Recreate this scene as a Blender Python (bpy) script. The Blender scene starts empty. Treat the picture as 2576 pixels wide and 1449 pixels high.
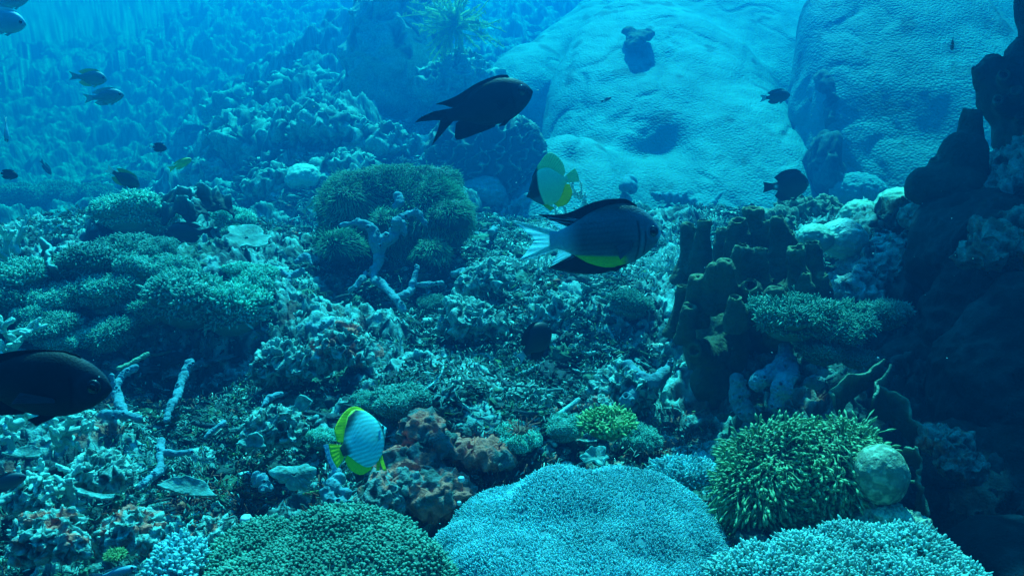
import bpy, bmesh, math, random
import numpy as np
from mathutils import Vector, Matrix

# ------------------------------------------------------------------ camera, light, exposure
S = bpy.context.scene
COL = S.collection
PITCH = math.radians(-14.0)
FPX = 2143.0                      # focal length for a picture 2576 wide
cam_d = bpy.data.cameras.new('camera')
cam = bpy.data.objects.new('camera', cam_d); COL.objects.link(cam)
cam_d.sensor_width = 36.0
cam_d.lens = 36.0 * FPX / 2576.0
cam_d.clip_start = 0.02; cam_d.clip_end = 200.0
cam.location = (0, 0, 0)
cam.rotation_euler = (math.pi / 2 + PITCH, 0, 0)
S.camera = cam

SUN_EL = math.radians(58.0)
SUN_AZ = math.radians(-6.0)       # a little to the right of straight ahead
SUN_DIR = (-math.sin(SUN_AZ) * math.cos(SUN_EL), math.cos(SUN_AZ) * math.cos(SUN_EL), math.sin(SUN_EL))
sun_d = bpy.data.lights.new('sun', 'SUN')
sun_d.energy = 5.0; sun_d.angle = math.radians(2.5); sun_d.color = (0.40, 0.87, 1.0)
sun = bpy.data.objects.new('sun', sun_d); COL.objects.link(sun)
sun.rotation_euler = Vector(SUN_DIR).to_track_quat('Z', 'Y').to_euler()
sun.location = (0, 3, 8)

W = bpy.data.worlds.new('World'); S.world = W; W.use_nodes = True
wn = W.node_tree; wn.nodes.clear()
w_out = wn.nodes.new('ShaderNodeOutputWorld')
w_bg = wn.nodes.new('ShaderNodeBackground')
w_tc = wn.nodes.new('ShaderNodeTexCoord')
w_dot = wn.nodes.new('ShaderNodeVectorMath'); w_dot.operation = 'DOT_PRODUCT'
w_dot.inputs[1].default_value = SUN_DIR
w_map = wn.nodes.new('ShaderNodeMapRange')
w_map.inputs['From Min'].default_value = -1; w_map.inputs['From Max'].default_value = 1
w_rmp = wn.nodes.new('ShaderNodeValToRGB')
els = w_rmp.color_ramp.elements                      # open water: brightest towards the sun
els[0].position = 0.0; els[0].color = (0.0, 0.001, 0.006, 1)
els[1].position = 1.0; els[1].color = (0.12, 1.1, 1.3, 1)
for p_, c_ in ((0.35, (0.0, 0.008, 0.03, 1)), (0.55, (0.0, 0.045, 0.15, 1)), (0.70, (0.0, 0.115, 0.36, 1)), (0.84, (0.0, 0.38, 0.66, 1)), (0.93, (0.01, 0.72, 1.0, 1))):
    e_ = els.new(p_); e_.color = c_
w_bg.inputs['Strength'].default_value = 0.38
wn.links.new(w_tc.outputs['Generated'], w_dot.inputs[0])
wn.links.new(w_dot.outputs['Value'], w_map.inputs['Value'])
wn.links.new(w_map.outputs['Result'], w_rmp.inputs['Fac'])
wn.links.new(w_rmp.outputs['Color'], w_bg.inputs['Color'])
wn.links.new(w_bg.outputs['Background'], w_out.inputs['Surface'])

S.view_settings.view_transform = 'Standard'
S.view_settings.look = 'None'
S.view_settings.exposure = 1.53
S.view_settings.gamma = 1.0
S.render.engine = 'CYCLES'
S.cycles.max_bounces = 4
S.cycles.diffuse_bounces = 2
S.cycles.volume_bounces = 0
S.cycles.transparent_max_bounces = 4
S.cycles.caustics_reflective = False; S.cycles.caustics_refractive = False
S.cycles.sample_clamp_indirect = 3.0

# ------------------------------------------------------------------ picture-to-place helpers
_cp, _sp = math.cos(PITCH), math.sin(PITCH)
def ray(px, py):
    a, b = (px - 1288.0) / FPX, (724.5 - py) / FPX
    return Vector((a, _cp - b * _sp, _sp + b * _cp))
def at(px, py, d):
    return ray(px, py) * d
def m_of(px, d):                     # size in metres of px picture pixels at depth d
    return px * d / FPX

# ------------------------------------------------------------------ numpy noise
_rng = np.random.default_rng(7)
_G = _rng.normal(size=(256, 3)).astype(np.float32); _G /= np.linalg.norm(_G, axis=1)[:, None]
_PERM = _rng.permutation(256).astype(np.int32)
_PERM = np.concatenate([_PERM, _PERM, _PERM])
def perlin(P, f=1.0, seed=0):
    Q = np.asarray(P, np.float32) * np.float32(f) + np.float32(seed * 17.31 + 100.0)
    I = np.floor(Q).astype(np.int32); D = Q - I; I &= 255
    U = D * D * D * (D * (D * 6 - 15) + 10)
    r = 0
    for dx in (0, 1):
        wx = U[:, 0] if dx else 1 - U[:, 0]
        hx = _PERM[(I[:, 0] + dx)]
        for dy in (0, 1):
            wy = U[:, 1] if dy else 1 - U[:, 1]
            hy = _PERM[hx + ((I[:, 1] + dy) & 255)]
            for dz in (0, 1):
                wz = U[:, 2] if dz else 1 - U[:, 2]
                g = _G[_PERM[hy + ((I[:, 2] + dz) & 255)]]
                d = (D[:, 0] - dx) * g[:, 0] + (D[:, 1] - dy) * g[:, 1] + (D[:, 2] - dz) * g[:, 2]
                r = r + wx * wy * wz * d
    return r * 1.5
def fbm(P, f, n=4, seed=0, gain=0.5):
    s = 0; a = 1.0
    for k in range(n):
        s = s + a * perlin(P, f, seed + k * 3); f *= 2.03; a *= gain
    return s
def ridged(P, f, n=3, seed=0, gain=0.5):
    s = 0; a = 1.0
    for k in range(n):
        s = s + a * (0.5 - np.abs(perlin(P, f, seed + k * 5))) * 2; f *= 2.1; a *= gain
    return s
def worley(P, f, seed=0):            # distance to the nearest cell point
    Q = np.asarray(P, np.float32) * np.float32(f)
    I = np.floor(Q).astype(np.int32); D = Q - I
    best = np.full(len(Q), 9.0, np.float32)
    rt = np.random.default_rng(seed + 99).random((256, 3)).astype(np.float32)
    for dx in (-1, 0, 1):
        for dy in (-1, 0, 1):
            for dz in (-1, 0, 1):
                h = _PERM[_PERM[_PERM[(I[:, 0] + dx) & 255] + ((I[:, 1] + dy) & 255)] + ((I[:, 2] + dz) & 255)]
                o = rt[h] + np.array((dx, dy, dz), np.float32) - D
                best = np.minimum(best, (o * o).sum(1))
    return np.sqrt(best)
def sstep(a, b, x):
    t = np.clip((x - a) / (b - a), 0, 1); return t * t * (3 - 2 * t)

# ------------------------------------------------------------------ materials
def lin(r, g, b):
    f = lambda c: c / 12.92 if c <= 0.04045 else ((c + 0.055) / 1.055) ** 2.4
    return (f(r / 255), f(g / 255), f(b / 255), 1)
MATS = {}
def mat(name, c1, c2=None, scale=12.0, rough=0.75, bump=0.0, bscale=120.0, cells=0.0, c3=None, attr=False, spec=0.35, trans=0.0, contrast=(0.35, 0.65), rnd=0.0, cstr=.8):
    """surface colour: noise between c1 and c2 (spots of c3), optional per-piece tint, fine bump, optional cell bump"""
    if name in MATS: return MATS[name]
    m = bpy.data.materials.new(name); m.use_nodes = True
    nt = m.node_tree; N = nt.nodes; L = nt.links
    b = N['Principled BSDF']
    b.inputs['Roughness'].default_value = rough
    b.inputs['Specular IOR Level'].default_value = spec
    tc = N.new('ShaderNodeTexCoord')
    c2 = c2 or c1
    n1 = N.new('ShaderNodeTexNoise'); n1.inputs['Scale'].default_value = scale; n1.inputs['Detail'].default_value = 6; n1.inputs['Roughness'].default_value = 0.65
    L.new(tc.outputs['Object'], n1.inputs['Vector'])
    rp = N.new('ShaderNodeValToRGB'); L.new(n1.outputs['Fac'], rp.inputs['Fac'])
    e = rp.color_ramp.elements
    e[0].position = contrast[0]; e[0].color = (*c1[:3], 1); e[1].position = contrast[1]; e[1].color = (*c2[:3], 1)
    colr = rp.outputs['Color']
    if c3:
        n2 = N.new('ShaderNodeTexNoise'); n2.inputs['Scale'].default_value = scale * 0.45; n2.inputs['Detail'].default_value = 8; n2.inputs['Roughness'].default_value = 0.7
        mp = N.new('ShaderNodeVectorMath'); mp.operation = 'ADD'; mp.inputs[1].default_value = (7.3, 2.1, 5.7)
        L.new(tc.outputs['Object'], mp.inputs[0]); L.new(mp.outputs[0], n2.inputs['Vector'])
        r2 = N.new('ShaderNodeValToRGB'); r2.color_ramp.elements[0].position = 0.56; r2.color_ramp.elements[1].position = 0.66
        L.new(n2.outputs['Fac'], r2.inputs['Fac'])
        mx = N.new('ShaderNodeMix'); mx.data_type = 'RGBA'
        L.new(r2.outputs['Color'], mx.inputs['Factor']); L.new(colr, mx.inputs['A']); mx.inputs['B'].default_value = (*c3[:3], 1)
        colr = mx.outputs['Result']
    if attr:
        at_ = N.new('ShaderNodeAttribute'); at_.attribute_name = 'tint'
        mu = N.new('ShaderNodeMix'); mu.data_type = 'RGBA'; mu.blend_type = 'MULTIPLY'; mu.inputs['Factor'].default_value = 1
        L.new(colr, mu.inputs['A']); L.new(at_.outputs['Color'], mu.inputs['B']); colr = mu.outputs['Result']
    if rnd:                              # every colony its own shade
        oi = N.new('ShaderNodeObjectInfo'); rm_ = N.new('ShaderNodeMapRange'); rm_.inputs['To Min'].default_value = 1 - rnd; rm_.inputs['To Max'].default_value = 1 + rnd * .4
        L.new(oi.outputs['Random'], rm_.inputs['Value']); vm = N.new('ShaderNodeVectorMath'); vm.operation = 'SCALE'
        L.new(colr, vm.inputs[0]); L.new(rm_.outputs['Result'], vm.inputs['Scale']); colr = vm.outputs['Vector']
    L.new(colr, b.inputs['Base Color'])
    nrm = None
    if cells:
        v = N.new('ShaderNodeTexVoronoi'); v.inputs['Scale'].default_value = cells
        L.new(tc.outputs['Object'], v.inputs['Vector'])
        bp = N.new('ShaderNodeBump'); bp.invert = True; bp.inputs['Strength'].default_value = cstr; bp.inputs['Distance'].default_value = 0.45 / cells
        L.new(v.outputs['Distance'], bp.inputs['Height']); nrm = bp.outputs['Normal']
    if bump:
        n3 = N.new('ShaderNodeTexNoise'); n3.inputs['Scale'].default_value = bscale; n3.inputs['Detail'].default_value = 5
        L.new(tc.outputs['Object'], n3.inputs['Vector'])
        b3 = N.new('ShaderNodeBump'); b3.inputs['Strength'].default_value = bump; b3.inputs['Distance'].default_value = 1.2 / bscale
        L.new(n3.outputs['Fac'], b3.inputs['Height'])
        if nrm: L.new(nrm, b3.inputs['Normal'])
        nrm = b3.outputs['Normal']
    if nrm: L.new(nrm, b.inputs['Normal'])
    if trans:                            # thin living tissue lets light through from behind
        td = N.new('ShaderNodeBsdfTranslucent'); L.new(colr, td.inputs['Color'])
        ms = N.new('ShaderNodeMixShader'); ms.inputs['Fac'].default_value = trans
        L.new(b.outputs[0], ms.inputs[1]); L.new(td.outputs[0], ms.inputs[2])
        L.new(ms.outputs[0], N['Material Output'].inputs['Surface'])
    MATS[name] = m
    return m

# ------------------------------------------------------------------ mesh helpers
def tag(o, label=None, cat=None, group=None, kind=None):
    if label: o['label'] = label
    if cat: o['category'] = cat
    if group: o['group'] = group
    if kind: o['kind'] = kind
    return o
def mk(name, V, F, m, parent=None, tint=None, smooth=True, origin=None):
    """V (n,3), F list of face index arrays (k,3) or (k,4) -> one linked mesh object"""
    V = np.array(V, np.float32)
    q = parent; off = Vector((0, 0, 0) if origin is None else origin)
    while q is not None: off = off + q.location; q = q.parent
    V -= np.array(off, np.float32); V = np.ascontiguousarray(V)
    if not isinstance(F, (list, tuple)): F = [F]
    F = [np.asarray(f, np.int32) for f in F if len(f)]
    me = bpy.data.meshes.new(name)
    me.vertices.add(len(V)); me.vertices.foreach_set('co', V.ravel())
    nl = sum(f.size for f in F); npol = sum(len(f) for f in F)
    me.loops.add(nl); me.polygons.add(npol)
    me.loops.foreach_set('vertex_index', np.concatenate([f.ravel() for f in F]))
    st, o0 = [], 0
    for f in F:
        k = f.shape[1]; st.append(np.arange(len(f), dtype=np.int32) * k + o0); o0 += f.size
    me.polygons.foreach_set('loop_start', np.concatenate(st))
    me.polygons.foreach_set('use_smooth', np.full(npol, smooth, bool))
    if tint is not None:
        a = me.attributes.new('tint', 'FLOAT_COLOR', 'POINT')
        T = np.ones((len(V), 4), np.float32); T[:, :3] = tint
        a.data.foreach_set('color', T.ravel())
    me.update(calc_edges=True); me.validate()
    me.materials.append(m)
    o = bpy.data.objects.new(name, me); COL.objects.link(o)
    if parent is not None: o.parent = parent
    if origin is not None: o.location = origin
    return o
def empty(name, loc=(0, 0, 0)):
    o = bpy.data.objects.new(name, None); COL.objects.link(o); o.location = loc; o.empty_display_size = 0.05
    return o
def thing(name, loc, label, cat, group=None):
    return tag(empty(name, loc), label, cat, group)
def dup(o, loc, rot, sc, label, group=None):
    """a copy of a thing with copies of its parts and sub-parts"""
    def cp(a, parent):
        c = a.copy(); COL.objects.link(c)
        if parent is not None: c.parent = parent
        for ch in [k for k in COL.objects if k.parent == a]: cp(ch, c)
        return c
    r = cp(o, None); r.location = loc; r.rotation_euler = rot; r.scale = (sc, sc, sc) if np.isscalar(sc) else sc
    r['label'] = label
    if group: r['group'] = group
    return r
class MB:                                # collects vertex/face arrays of one mesh
    def __init__(s): s.V = []; s.Q = []; s.T = []; s.C = []; s.n = 0
    def add(s, V, Q=None, T=None, c=None):
        V = np.asarray(V, np.float32).reshape(-1, 3)
        s.V.append(V)
        if Q is not None and len(Q): s.Q.append(np.asarray(Q) + s.n)
        if T is not None and len(T): s.T.append(np.asarray(T) + s.n)
        C = np.ones((len(V), 3), np.float32)
        if c is not None: C[:] = c
        s.C.append(C); s.n += len(V)
        return s
    def arr(s):
        F = []
        if s.Q: F.append(np.concatenate(s.Q))
        if s.T: F.append(np.concatenate(s.T))
        return np.concatenate(s.V), F, np.concatenate(s.C)
    def build(s, name, m, parent=None, smooth=True, origin=None):
        V, F, C = s.arr()
        return mk(name, V, F, m, parent, C, smooth, origin)
_ico = {}
def ico(n):
    if n not in _ico:
        bm = bmesh.new(); bmesh.ops.create_icosphere(bm, subdivisions=n, radius=1.0)
        bm.verts.ensure_lookup_table()
        _ico[n] = (np.array([v.co[:] for v in bm.verts], np.float32), np.array([[v.index for v in f.verts] for f in bm.faces], np.int32)); bm.free()
    return _ico[n]
def tris_of(F):
    out = []
    for f in F:
        f = np.asarray(f)
        if f.shape[1] == 3: out.append(f)
        else: out += [f[:, [0, 1, 2]], f[:, [0, 2, 3]]]
    return np.concatenate(out)
def normals(V, F):
    T = tris_of(F); n = np.cross(V[T[:, 1]] - V[T[:, 0]], V[T[:, 2]] - V[T[:, 0]])
    N = np.zeros_like(V)
    for k in range(3):
        for c in range(3): N[:, c] += np.bincount(T[:, k], n[:, c], len(V)).astype(np.float32)
    return N / (np.linalg.norm(N, axis=1)[:, None] + 1e-12)
def sample(V, F, k, rng, spacing=0.0, keep=None):
    """points spread over a surface, thinned to a spacing; returns points, normals"""
    T = tris_of(F); a, b, c = V[T[:, 0]], V[T[:, 1]], V[T[:, 2]]
    n = np.cross(b - a, c - a); ar = np.linalg.norm(n, axis=1)
    N = normals(V, F)
    i = rng.choice(len(T), k, p=ar / ar.sum())
    u, v = rng.random(k), rng.random(k); s = u + v > 1; u[s], v[s] = 1 - u[s], 1 - v[s]
    P = a[i] + (b[i] - a[i]) * u[:, None] + (c[i] - a[i]) * v[:, None]
    w = 1 - u - v
    Nn = N[T[i, 0]] * w[:, None] + N[T[i, 1]] * u[:, None] + N[T[i, 2]] * v[:, None]
    Nn /= np.linalg.norm(Nn, axis=1)[:, None] + 1e-9
    if keep is not None:
        q = keep(P, Nn); P, Nn = P[q], Nn[q]
    if spacing:
        cell = np.floor(P / spacing).astype(np.int64)
        key = cell[:, 0] * 73856093 ^ cell[:, 1] * 19349663 ^ cell[:, 2] * 83492791
        _, idx = np.unique(key, return_index=True); P, Nn = P[idx], Nn[idx]
    return P.astype(np.float32), Nn.astype(np.float32)
def frame_of(D):
    D = D / (np.linalg.norm(D, axis=-1, keepdims=True) + 1e-9)
    ref = np.where(np.abs(D[..., 2:3]) > 0.9, np.array((1.0, 0, 0)), np.array((0, 0, 1.0)))
    A = np.cross(D, ref); A /= np.linalg.norm(A, axis=-1, keepdims=True) + 1e-9
    return A, np.cross(D, A)
def fingers(P, D, L, R, prof, sides=5, bend=None, tint=None, tip=1.0, root=0.75):
    """many small tapering fingers at once. P,D (k,3); L,R (k,); prof: (t, r, side-shift) rings"""
    k = len(P); L = np.broadcast_to(np.asarray(L, np.float32), (k,)); R = np.broadcast_to(np.asarray(R, np.float32), (k,))
    D = D / (np.linalg.norm(D, axis=1)[:, None] + 1e-9)
    A, B = frame_of(D)
    ph = np.arange(sides) * 2 * math.pi / sides
    rings = []
    for t, r in prof:
        c = P + D * (L * t)[:, None]
        if bend is not None: c = c + bend * (L * t * t)[:, None]
        rings.append(c[:, None, :] + (R * r)[:, None, None] * (A[:, None, :] * np.cos(ph)[None, :, None] + B[:, None, :] * np.sin(ph)[None, :, None]))
    n = len(prof); X = np.stack(rings, 1)                     # k,n,sides,3
    t = prof[-1][0] + prof[-1][1] * float(np.mean(R / np.maximum(L, 1e-6))) * 0.6
    end = P + D * (L * t)[:, None]
    if bend is not None: end = end + bend * (L * t * t)[:, None]
    V = np.concatenate([X.reshape(k, n * sides, 3), end[:, None, :]], 1)
    vs = n * sides + 1
    j = np.arange(sides); j2 = (j + 1) % sides
    q = np.concatenate([np.stack([r * sides + j, r * sides + j2, (r + 1) * sides + j2, (r + 1) * sides + j], 1) for r in range(n - 1)])
    tr = np.stack([(n - 1) * sides + j, (n - 1) * sides + j2, np.full(sides, n * sides)], 1)
    off = (np.arange(k) * vs)[:, None, None]
    Q = (q[None] + off).reshape(-1, 4); T = (tr[None] + off).reshape(-1, 3)
    g = np.array([root + (tip - root) * p[0] for p in prof]); g = np.concatenate([np.repeat(g, sides), [tip]])
    tn = np.ones((k, 3)) if tint is None else tint
    C = tn[:, None, :] * g[None, :, None]
    return V.reshape(-1, 3), Q, T, C.reshape(-1, 3)
def spline(pts, n):
    """smooth path through points (Catmull-Rom); each point may carry a radius"""
    p = np.asarray(pts, np.float64); p = np.concatenate([[2 * p[0] - p[1]], p, [2 * p[-1] - p[-2]]])
    m = len(p) - 3; out = []
    for u in np.linspace(0, m - 1e-6, n):
        i = int(u); t = u - i; a, b, c, d = p[i:i + 4]
        out.append(0.5 * (2 * b + (c - a) * t + (2 * a - 5 * b + 4 * c - d) * t * t + (3 * b - a - 3 * c + d) * t ** 3))
    return np.array(out)
def tube(path, rad, sides=10, cap=True):
    path = np.asarray(path, np.float64); n = len(path); rad = np.broadcast_to(np.asarray(rad, float), (n,)).copy()
    if cap:                                                    # rounded ends
        d0 = path[0] - path[1]; d0 /= np.linalg.norm(d0) + 1e-9; d1 = path[-1] - path[-2]; d1 /= np.linalg.norm(d1) + 1e-9
        A = [path[0] + d0 * rad[0] * s for s in (0.95, 0.7)]; B = [path[-1] + d1 * rad[-1] * s for s in (0.7, 0.95)]
        path = np.concatenate([A, path, B]); rad = np.concatenate([[rad[0] * 0.25, rad[0] * 0.7], rad, [rad[-1] * 0.7, rad[-1] * 0.25]]); n += 4
    T = np.gradient(path, axis=0); T /= np.linalg.norm(T, axis=1)[:, None] + 1e-9
    A = np.zeros_like(path); a = np.cross(T[0], (0.3, 0.2, 0.93)); 
    for i in range(n):
        a = a - T[i] * np.dot(a, T[i]); a /= np.linalg.norm(a) + 1e-9; A[i] = a
    B = np.cross(T, A); ph = np.arange(sides) * 2 * math.pi / sides
    X = path[:, None] + rad[:, None, None] * (A[:, None] * np.cos(ph)[None, :, None] + B[:, None] * np.sin(ph)[None, :, None])
    V = np.concatenate([X.reshape(-1, 3), path[:1], path[-1:]])
    j = np.arange(sides); j2 = (j + 1) % sides
    Q = np.concatenate([np.stack([r * sides + j, r * sides + j2, (r + 1) * sides + j2, (r + 1) * sides + j], 1) for r in range(n - 1)])
    T3 = np.concatenate([np.stack([j2, j, np.full(sides, n * sides)], 1), np.stack([(n - 1) * sides + j, (n - 1) * sides + j2, np.full(sides, n * sides + 1)], 1)])
    return V, Q, T3
def remesh(mb, voxel, smooth=6, up=0):
    """one continuous surface from overlapping closed pieces"""
    V, F, _ = mb.arr()
    o = mk('shape', V, F, bpy.data.materials.get('blank') or bpy.data.materials.new('blank'))
    r = o.modifiers.new('r', 'REMESH'); r.mode = 'VOXEL'; r.voxel_size = voxel
    if smooth:
        s = o.modifiers.new('s', 'SMOOTH'); s.factor = 0.5; s.iterations = smooth
    if up:
        u = o.modifiers.new('u', 'SUBSURF'); u.levels = up; u.render_levels = up
    dg = bpy.context.evaluated_depsgraph_get(); dg.update()
    e = o.evaluated_get(dg); me = e.to_mesh()
    V = np.empty(len(me.vertices) * 3, np.float32); me.vertices.foreach_get('co', V); V = V.reshape(-1, 3)
    n = len(me.polygons); ls = np.empty(n, np.int32); lt = np.empty(n, np.int32)
    me.polygons.foreach_get('loop_start', ls); me.polygons.foreach_get('loop_total', lt)
    lv = np.empty(len(me.loops), np.int32); me.loops.foreach_get('vertex_index', lv)
    F = []
    for k in (3, 4):
        q = ls[lt == k]
        if len(q): F.append(lv[q[:, None] + np.arange(k)[None]])
    e.to_mesh_clear(); dat = o.data; bpy.data.objects.remove(o); bpy.data.meshes.remove(dat)
    return V, F
def ell(mb, c, r, rot=(0, 0, 0), n=4):
    V, F = ico(n)
    M = np.array(Matrix.Rotation(rot[2], 3, 'Z') @ Matrix.Rotation(rot[1], 3, 'Y') @ Matrix.Rotation(rot[0], 3, 'X'))
    mb.add((V * np.asarray(r, np.float32)) @ M.T.astype(np.float32) + np.asarray(c, np.float32), T=F)
# ------------------------------------------------------------------ seabed
BUMPS = []            # (x, y, radius, height) mounds of the reef floor
def bump_at(px, py, d, r, h):
    p = at(px, py, d); BUMPS.append((p.x, p.y, r, h))
_yk = np.array([-30, 0, 1.0, 1.55, 2.1, 2.9, 3.6, 4.4, 5.6, 6.9, 9.0, 11.5, 14.7, 19, 26, 60.0])
_zk = np.array([-1.6, -1.0, -0.93, -0.76, -0.70, -0.64, -0.64, -0.66, -0.66, -0.62, -0.36, 0.05, 0.70, 1.75, 3.5, 3.6])
def height(x, y):
    x = np.asarray(x, float); y = np.asarray(y, float)
    z = (np.interp(y - 0.15, _yk, _zk) + np.interp(y, _yk, _zk) + np.interp(y + 0.15, _yk, _zk)) / 3
    u = x / np.maximum(y, 0.6)
    z = z - 0.45 * sstep(3.25, 4.3, y) * sstep(-0.20, -0.48, u) - 1.9 * sstep(4.8, 13.0, y) * sstep(-0.08, -0.50, u) * (1 - .6 * sstep(13.0, 26.0, y))
    z = z - 0.16 * sstep(3.3, 3.9, y) * sstep(-0.05, -0.25, u) * sstep(6.0, 4.6, y)
    z = z + 0.20 * sstep(0.45, 1.3, x) * sstep(4.0, 2.5, y)
    for bx, by, r, h in BUMPS:
        z = z + h * np.exp(-((x - bx) ** 2 + (y - by) ** 2) / (r * r))
    return z
def ground(px, py):
    """where the sight line through a picture point meets the reef floor"""
    v = ray(px, py); t = np.linspace(0.6, 16, 3000)
    X, Y, Z = v.x * t, v.y * t, v.z * t
    i = np.argmax(Z < height(X, Y) + 0.02)
    if i == 0: i = 1500
    return Vector((X[i], Y[i], float(height(X[i], Y[i])))), t[i]
for b_ in ((1750, 470, 4.9, 1.1, -.26), (2300, 500, 4.6, .7, -.2), (1350, 480, 4.9, .5, -.12), (330, 615, 2.75, .15, -.14), (480, 860, 2.05, .15, -.12), (230, 830, 1.98, .10, -.09), (1010, 730, 2.6, .2, -.08), (480, 545, 2.95, .12, -.10), (470, 770, 2.3, .2, .10), (250, 690, 2.45, .24, .07), (60, 730, 2.15, .24, .08), (600, 780, 2.35, .18, .07), (110, 520, 3.0, .4, .07), (330, 540, 3.0, .4, .06), (500, 540, 3.1, .3, .07), (300, 700, 2.4, .35, .04),
           (720, 420, 6.5, .5, .18), (560, 370, 8.0, .9, .3), (840, 400, 6.8, .6, .2), (700, 240, 11, 1.4, .45), (850, 250, 10, 1.1, .35), (960, 330, 8, .8, .25), (560, 200, 12, 1.6, .5), (930, 200, 11, .9, .35), (450, 330, 9, 1.0, .3), (780, 330, 8.6, .8, .22), (300, 300, 12, 1.8, .5), (150, 380, 9, 1.2, .3),
           (1100, 1060, 1.75, .2, .10), (1250, 1120, 1.6, .2, .07), (1080, 1200, 1.5, .25, .05), (1750, 560, 3.6, .4, .1), (2250, 640, 2.3, .4, .12), (1400, 790, 2.35, .2, .08), (1600, 800, 2.3, .2, .08)):
    bump_at(*b_)
def far(px, py, d):              # things beyond three metres stand where their foot meets the floor
    return d if d < 3.2 else float(ground(px, py)[1])
def seabed():
    ra = np.concatenate([np.geomspace(0.75, 24.0, 1250), np.geomspace(20.5, 70, 30)])
    th = np.concatenate([np.linspace(-1.5, -0.72, 40, endpoint=False), np.linspace(-0.72, 0.72, 1250), np.linspace(0.72, 1.5, 41)[1:]])
    R, TH = np.meshgrid(ra, th, indexing='ij')
    x, y = (R * np.sin(TH)).ravel(), (R * np.cos(TH)).ravel()
    z = height(x, y)
    P = np.stack([x, y, z], 1).astype(np.float32)
    d = R.ravel().astype(np.float32)
    # crusty growth: warped, with overhanging lips
    w = np.stack([perlin(P, 6.0, s) for s in (1, 2, 3)], 1)
    Q = P + 0.05 * w
    big = fbm(Q, 2.2, 3, 11)
    mid = fbm(Q, 9.0, 3, 21)
    fine = ridged(Q, 26.0, 3, 31)
    lump = 0.5 - worley(Q, 11.0, 3)
    lump2 = 0.5 - worley(Q, 31.0, 4)
    far = sstep(3.0, 8.0, d) * 1.6; fs = 1 + 0 * far; vfar = sstep(22, 27, d); nr = sstep(13, 7, d)
    big2 = 0.5 - worley(Q, 1.6, 8)
    h = 0.085 * big * (1 + 1.6 * far) + 0.26 * far * big2 * (.45 + .55 * sstep(16, 9, d)) + 0.030 * mid * (.1 + .9 * nr) + 0.010 * fine * nr + 0.046 * lump * (.1 + .9 * nr) + 0.016 * lump2 * nr + 0.006 * ridged(Q, 60.0, 2, 35) * sstep(5, 3, d)
    P[:, 2] += h * (1 - vfar)
    lat = np.stack([perlin(Q, 15.0, 41), perlin(Q, 15.0, 42), 0 * d], 1) * 0.014 + np.stack([perlin(Q, 42.0, 43), perlin(Q, 42.0, 44), perlin(Q, 42.0, 45)], 1) * 0.010 + np.stack([perlin(Q, 95.0, 46), perlin(Q, 95.0, 47), perlin(Q, 95.0, 48)], 1) * 0.005
    P += lat.astype(np.float32) * ((1 - vfar) * nr)[:, None]
    # patches: pale coral sand and dead coral, turf, a little rust-red crust
    pal = sstep(0.45, 1.25, fine * 0.7 + 0.3 * mid + 0.6 * perlin(Q, 14.0, 51) + .3 * perlin(P, 60.0, 52)+ .08 * far)
    grn = sstep(0.1, 0.5, perlin(P, 3.1, 61)); red = sstep(0.30, 0.45, fbm(P, 4.3, 3, 71)) * sstep(2.6, 1.6, d)
    dark = np.array((0.018, 0.055, 0.065)); pale = np.array((0.21, 0.48, 0.48)); turf = np.array((0.03, 0.13, 0.09)); rust = np.array((0.60, 0.14, 0.10))
    c = dark + (turf - dark) * (grn * 0.8)[:, None]
    c = c + (rust - c) * (red * 0.8)[:, None]
    c = c + (pale - c) * pal[:, None]
    c = c * (1 - .85 * sstep(.34, .46, x / np.maximum(y, .3)) * sstep(2.6, 2.0, y))[:, None]     # shade painted into the floor colour at the foot of the wall
    n, m = len(ra), len(th)
    i = (np.arange(n - 1)[:, None] * m + np.arange(m - 1)[None]).ravel()
    Q4 = np.stack([i, i + 1, i + m + 1, i + m], 1)[:, ::-1]
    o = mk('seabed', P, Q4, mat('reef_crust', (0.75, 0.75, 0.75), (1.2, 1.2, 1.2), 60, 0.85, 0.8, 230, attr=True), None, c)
    tag(o, 'reef floor of dead coral, turf and crusts sloping up into blue water', None, None, 'structure')
    return o
seabed()

PAL = np.array(((0.24, 0.52, 0.51), (0.11, 0.29, 0.30), (0.025, 0.075, 0.08), (0.045, 0.16, 0.11), (0.52, 0.70, 0.64), (0.018, 0.05, 0.065), (0.66, 0.16, 0.11), (0.14, 0.30, 0.12)))
PALW = np.array((.13, .20, .25, .16, .05, .17, .02, .02))
def crumb(n, k, rng):
    V, F = ico(n); V = V.copy()
    V *= 1 + 0.45 * fbm(V, 1.3, 2, k * 7)[:, None]
    V *= 1 + 0.45 * (ridged(V, 2.6, 2, k * 5 + 1)[:, None] - 0.5)
    V += np.stack([perlin(V, 3.9, k * 11 + s) for s in (1, 2, 3)], 1) * 0.30
    if n > 3: V *= 1 + 0.25 * (ridged(V, 7.0, 2, k * 3 + 2)[:, None] - .5)
    if n < 3: V += np.stack([perlin(V, 2.2, k * 13 + s) for s in (4, 5, 6)], 1) * .7
    V *= np.array((1.0, rng.uniform(.35, .9), rng.uniform(.15, .5)), np.float32)
    return V.astype(np.float32), F
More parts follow.
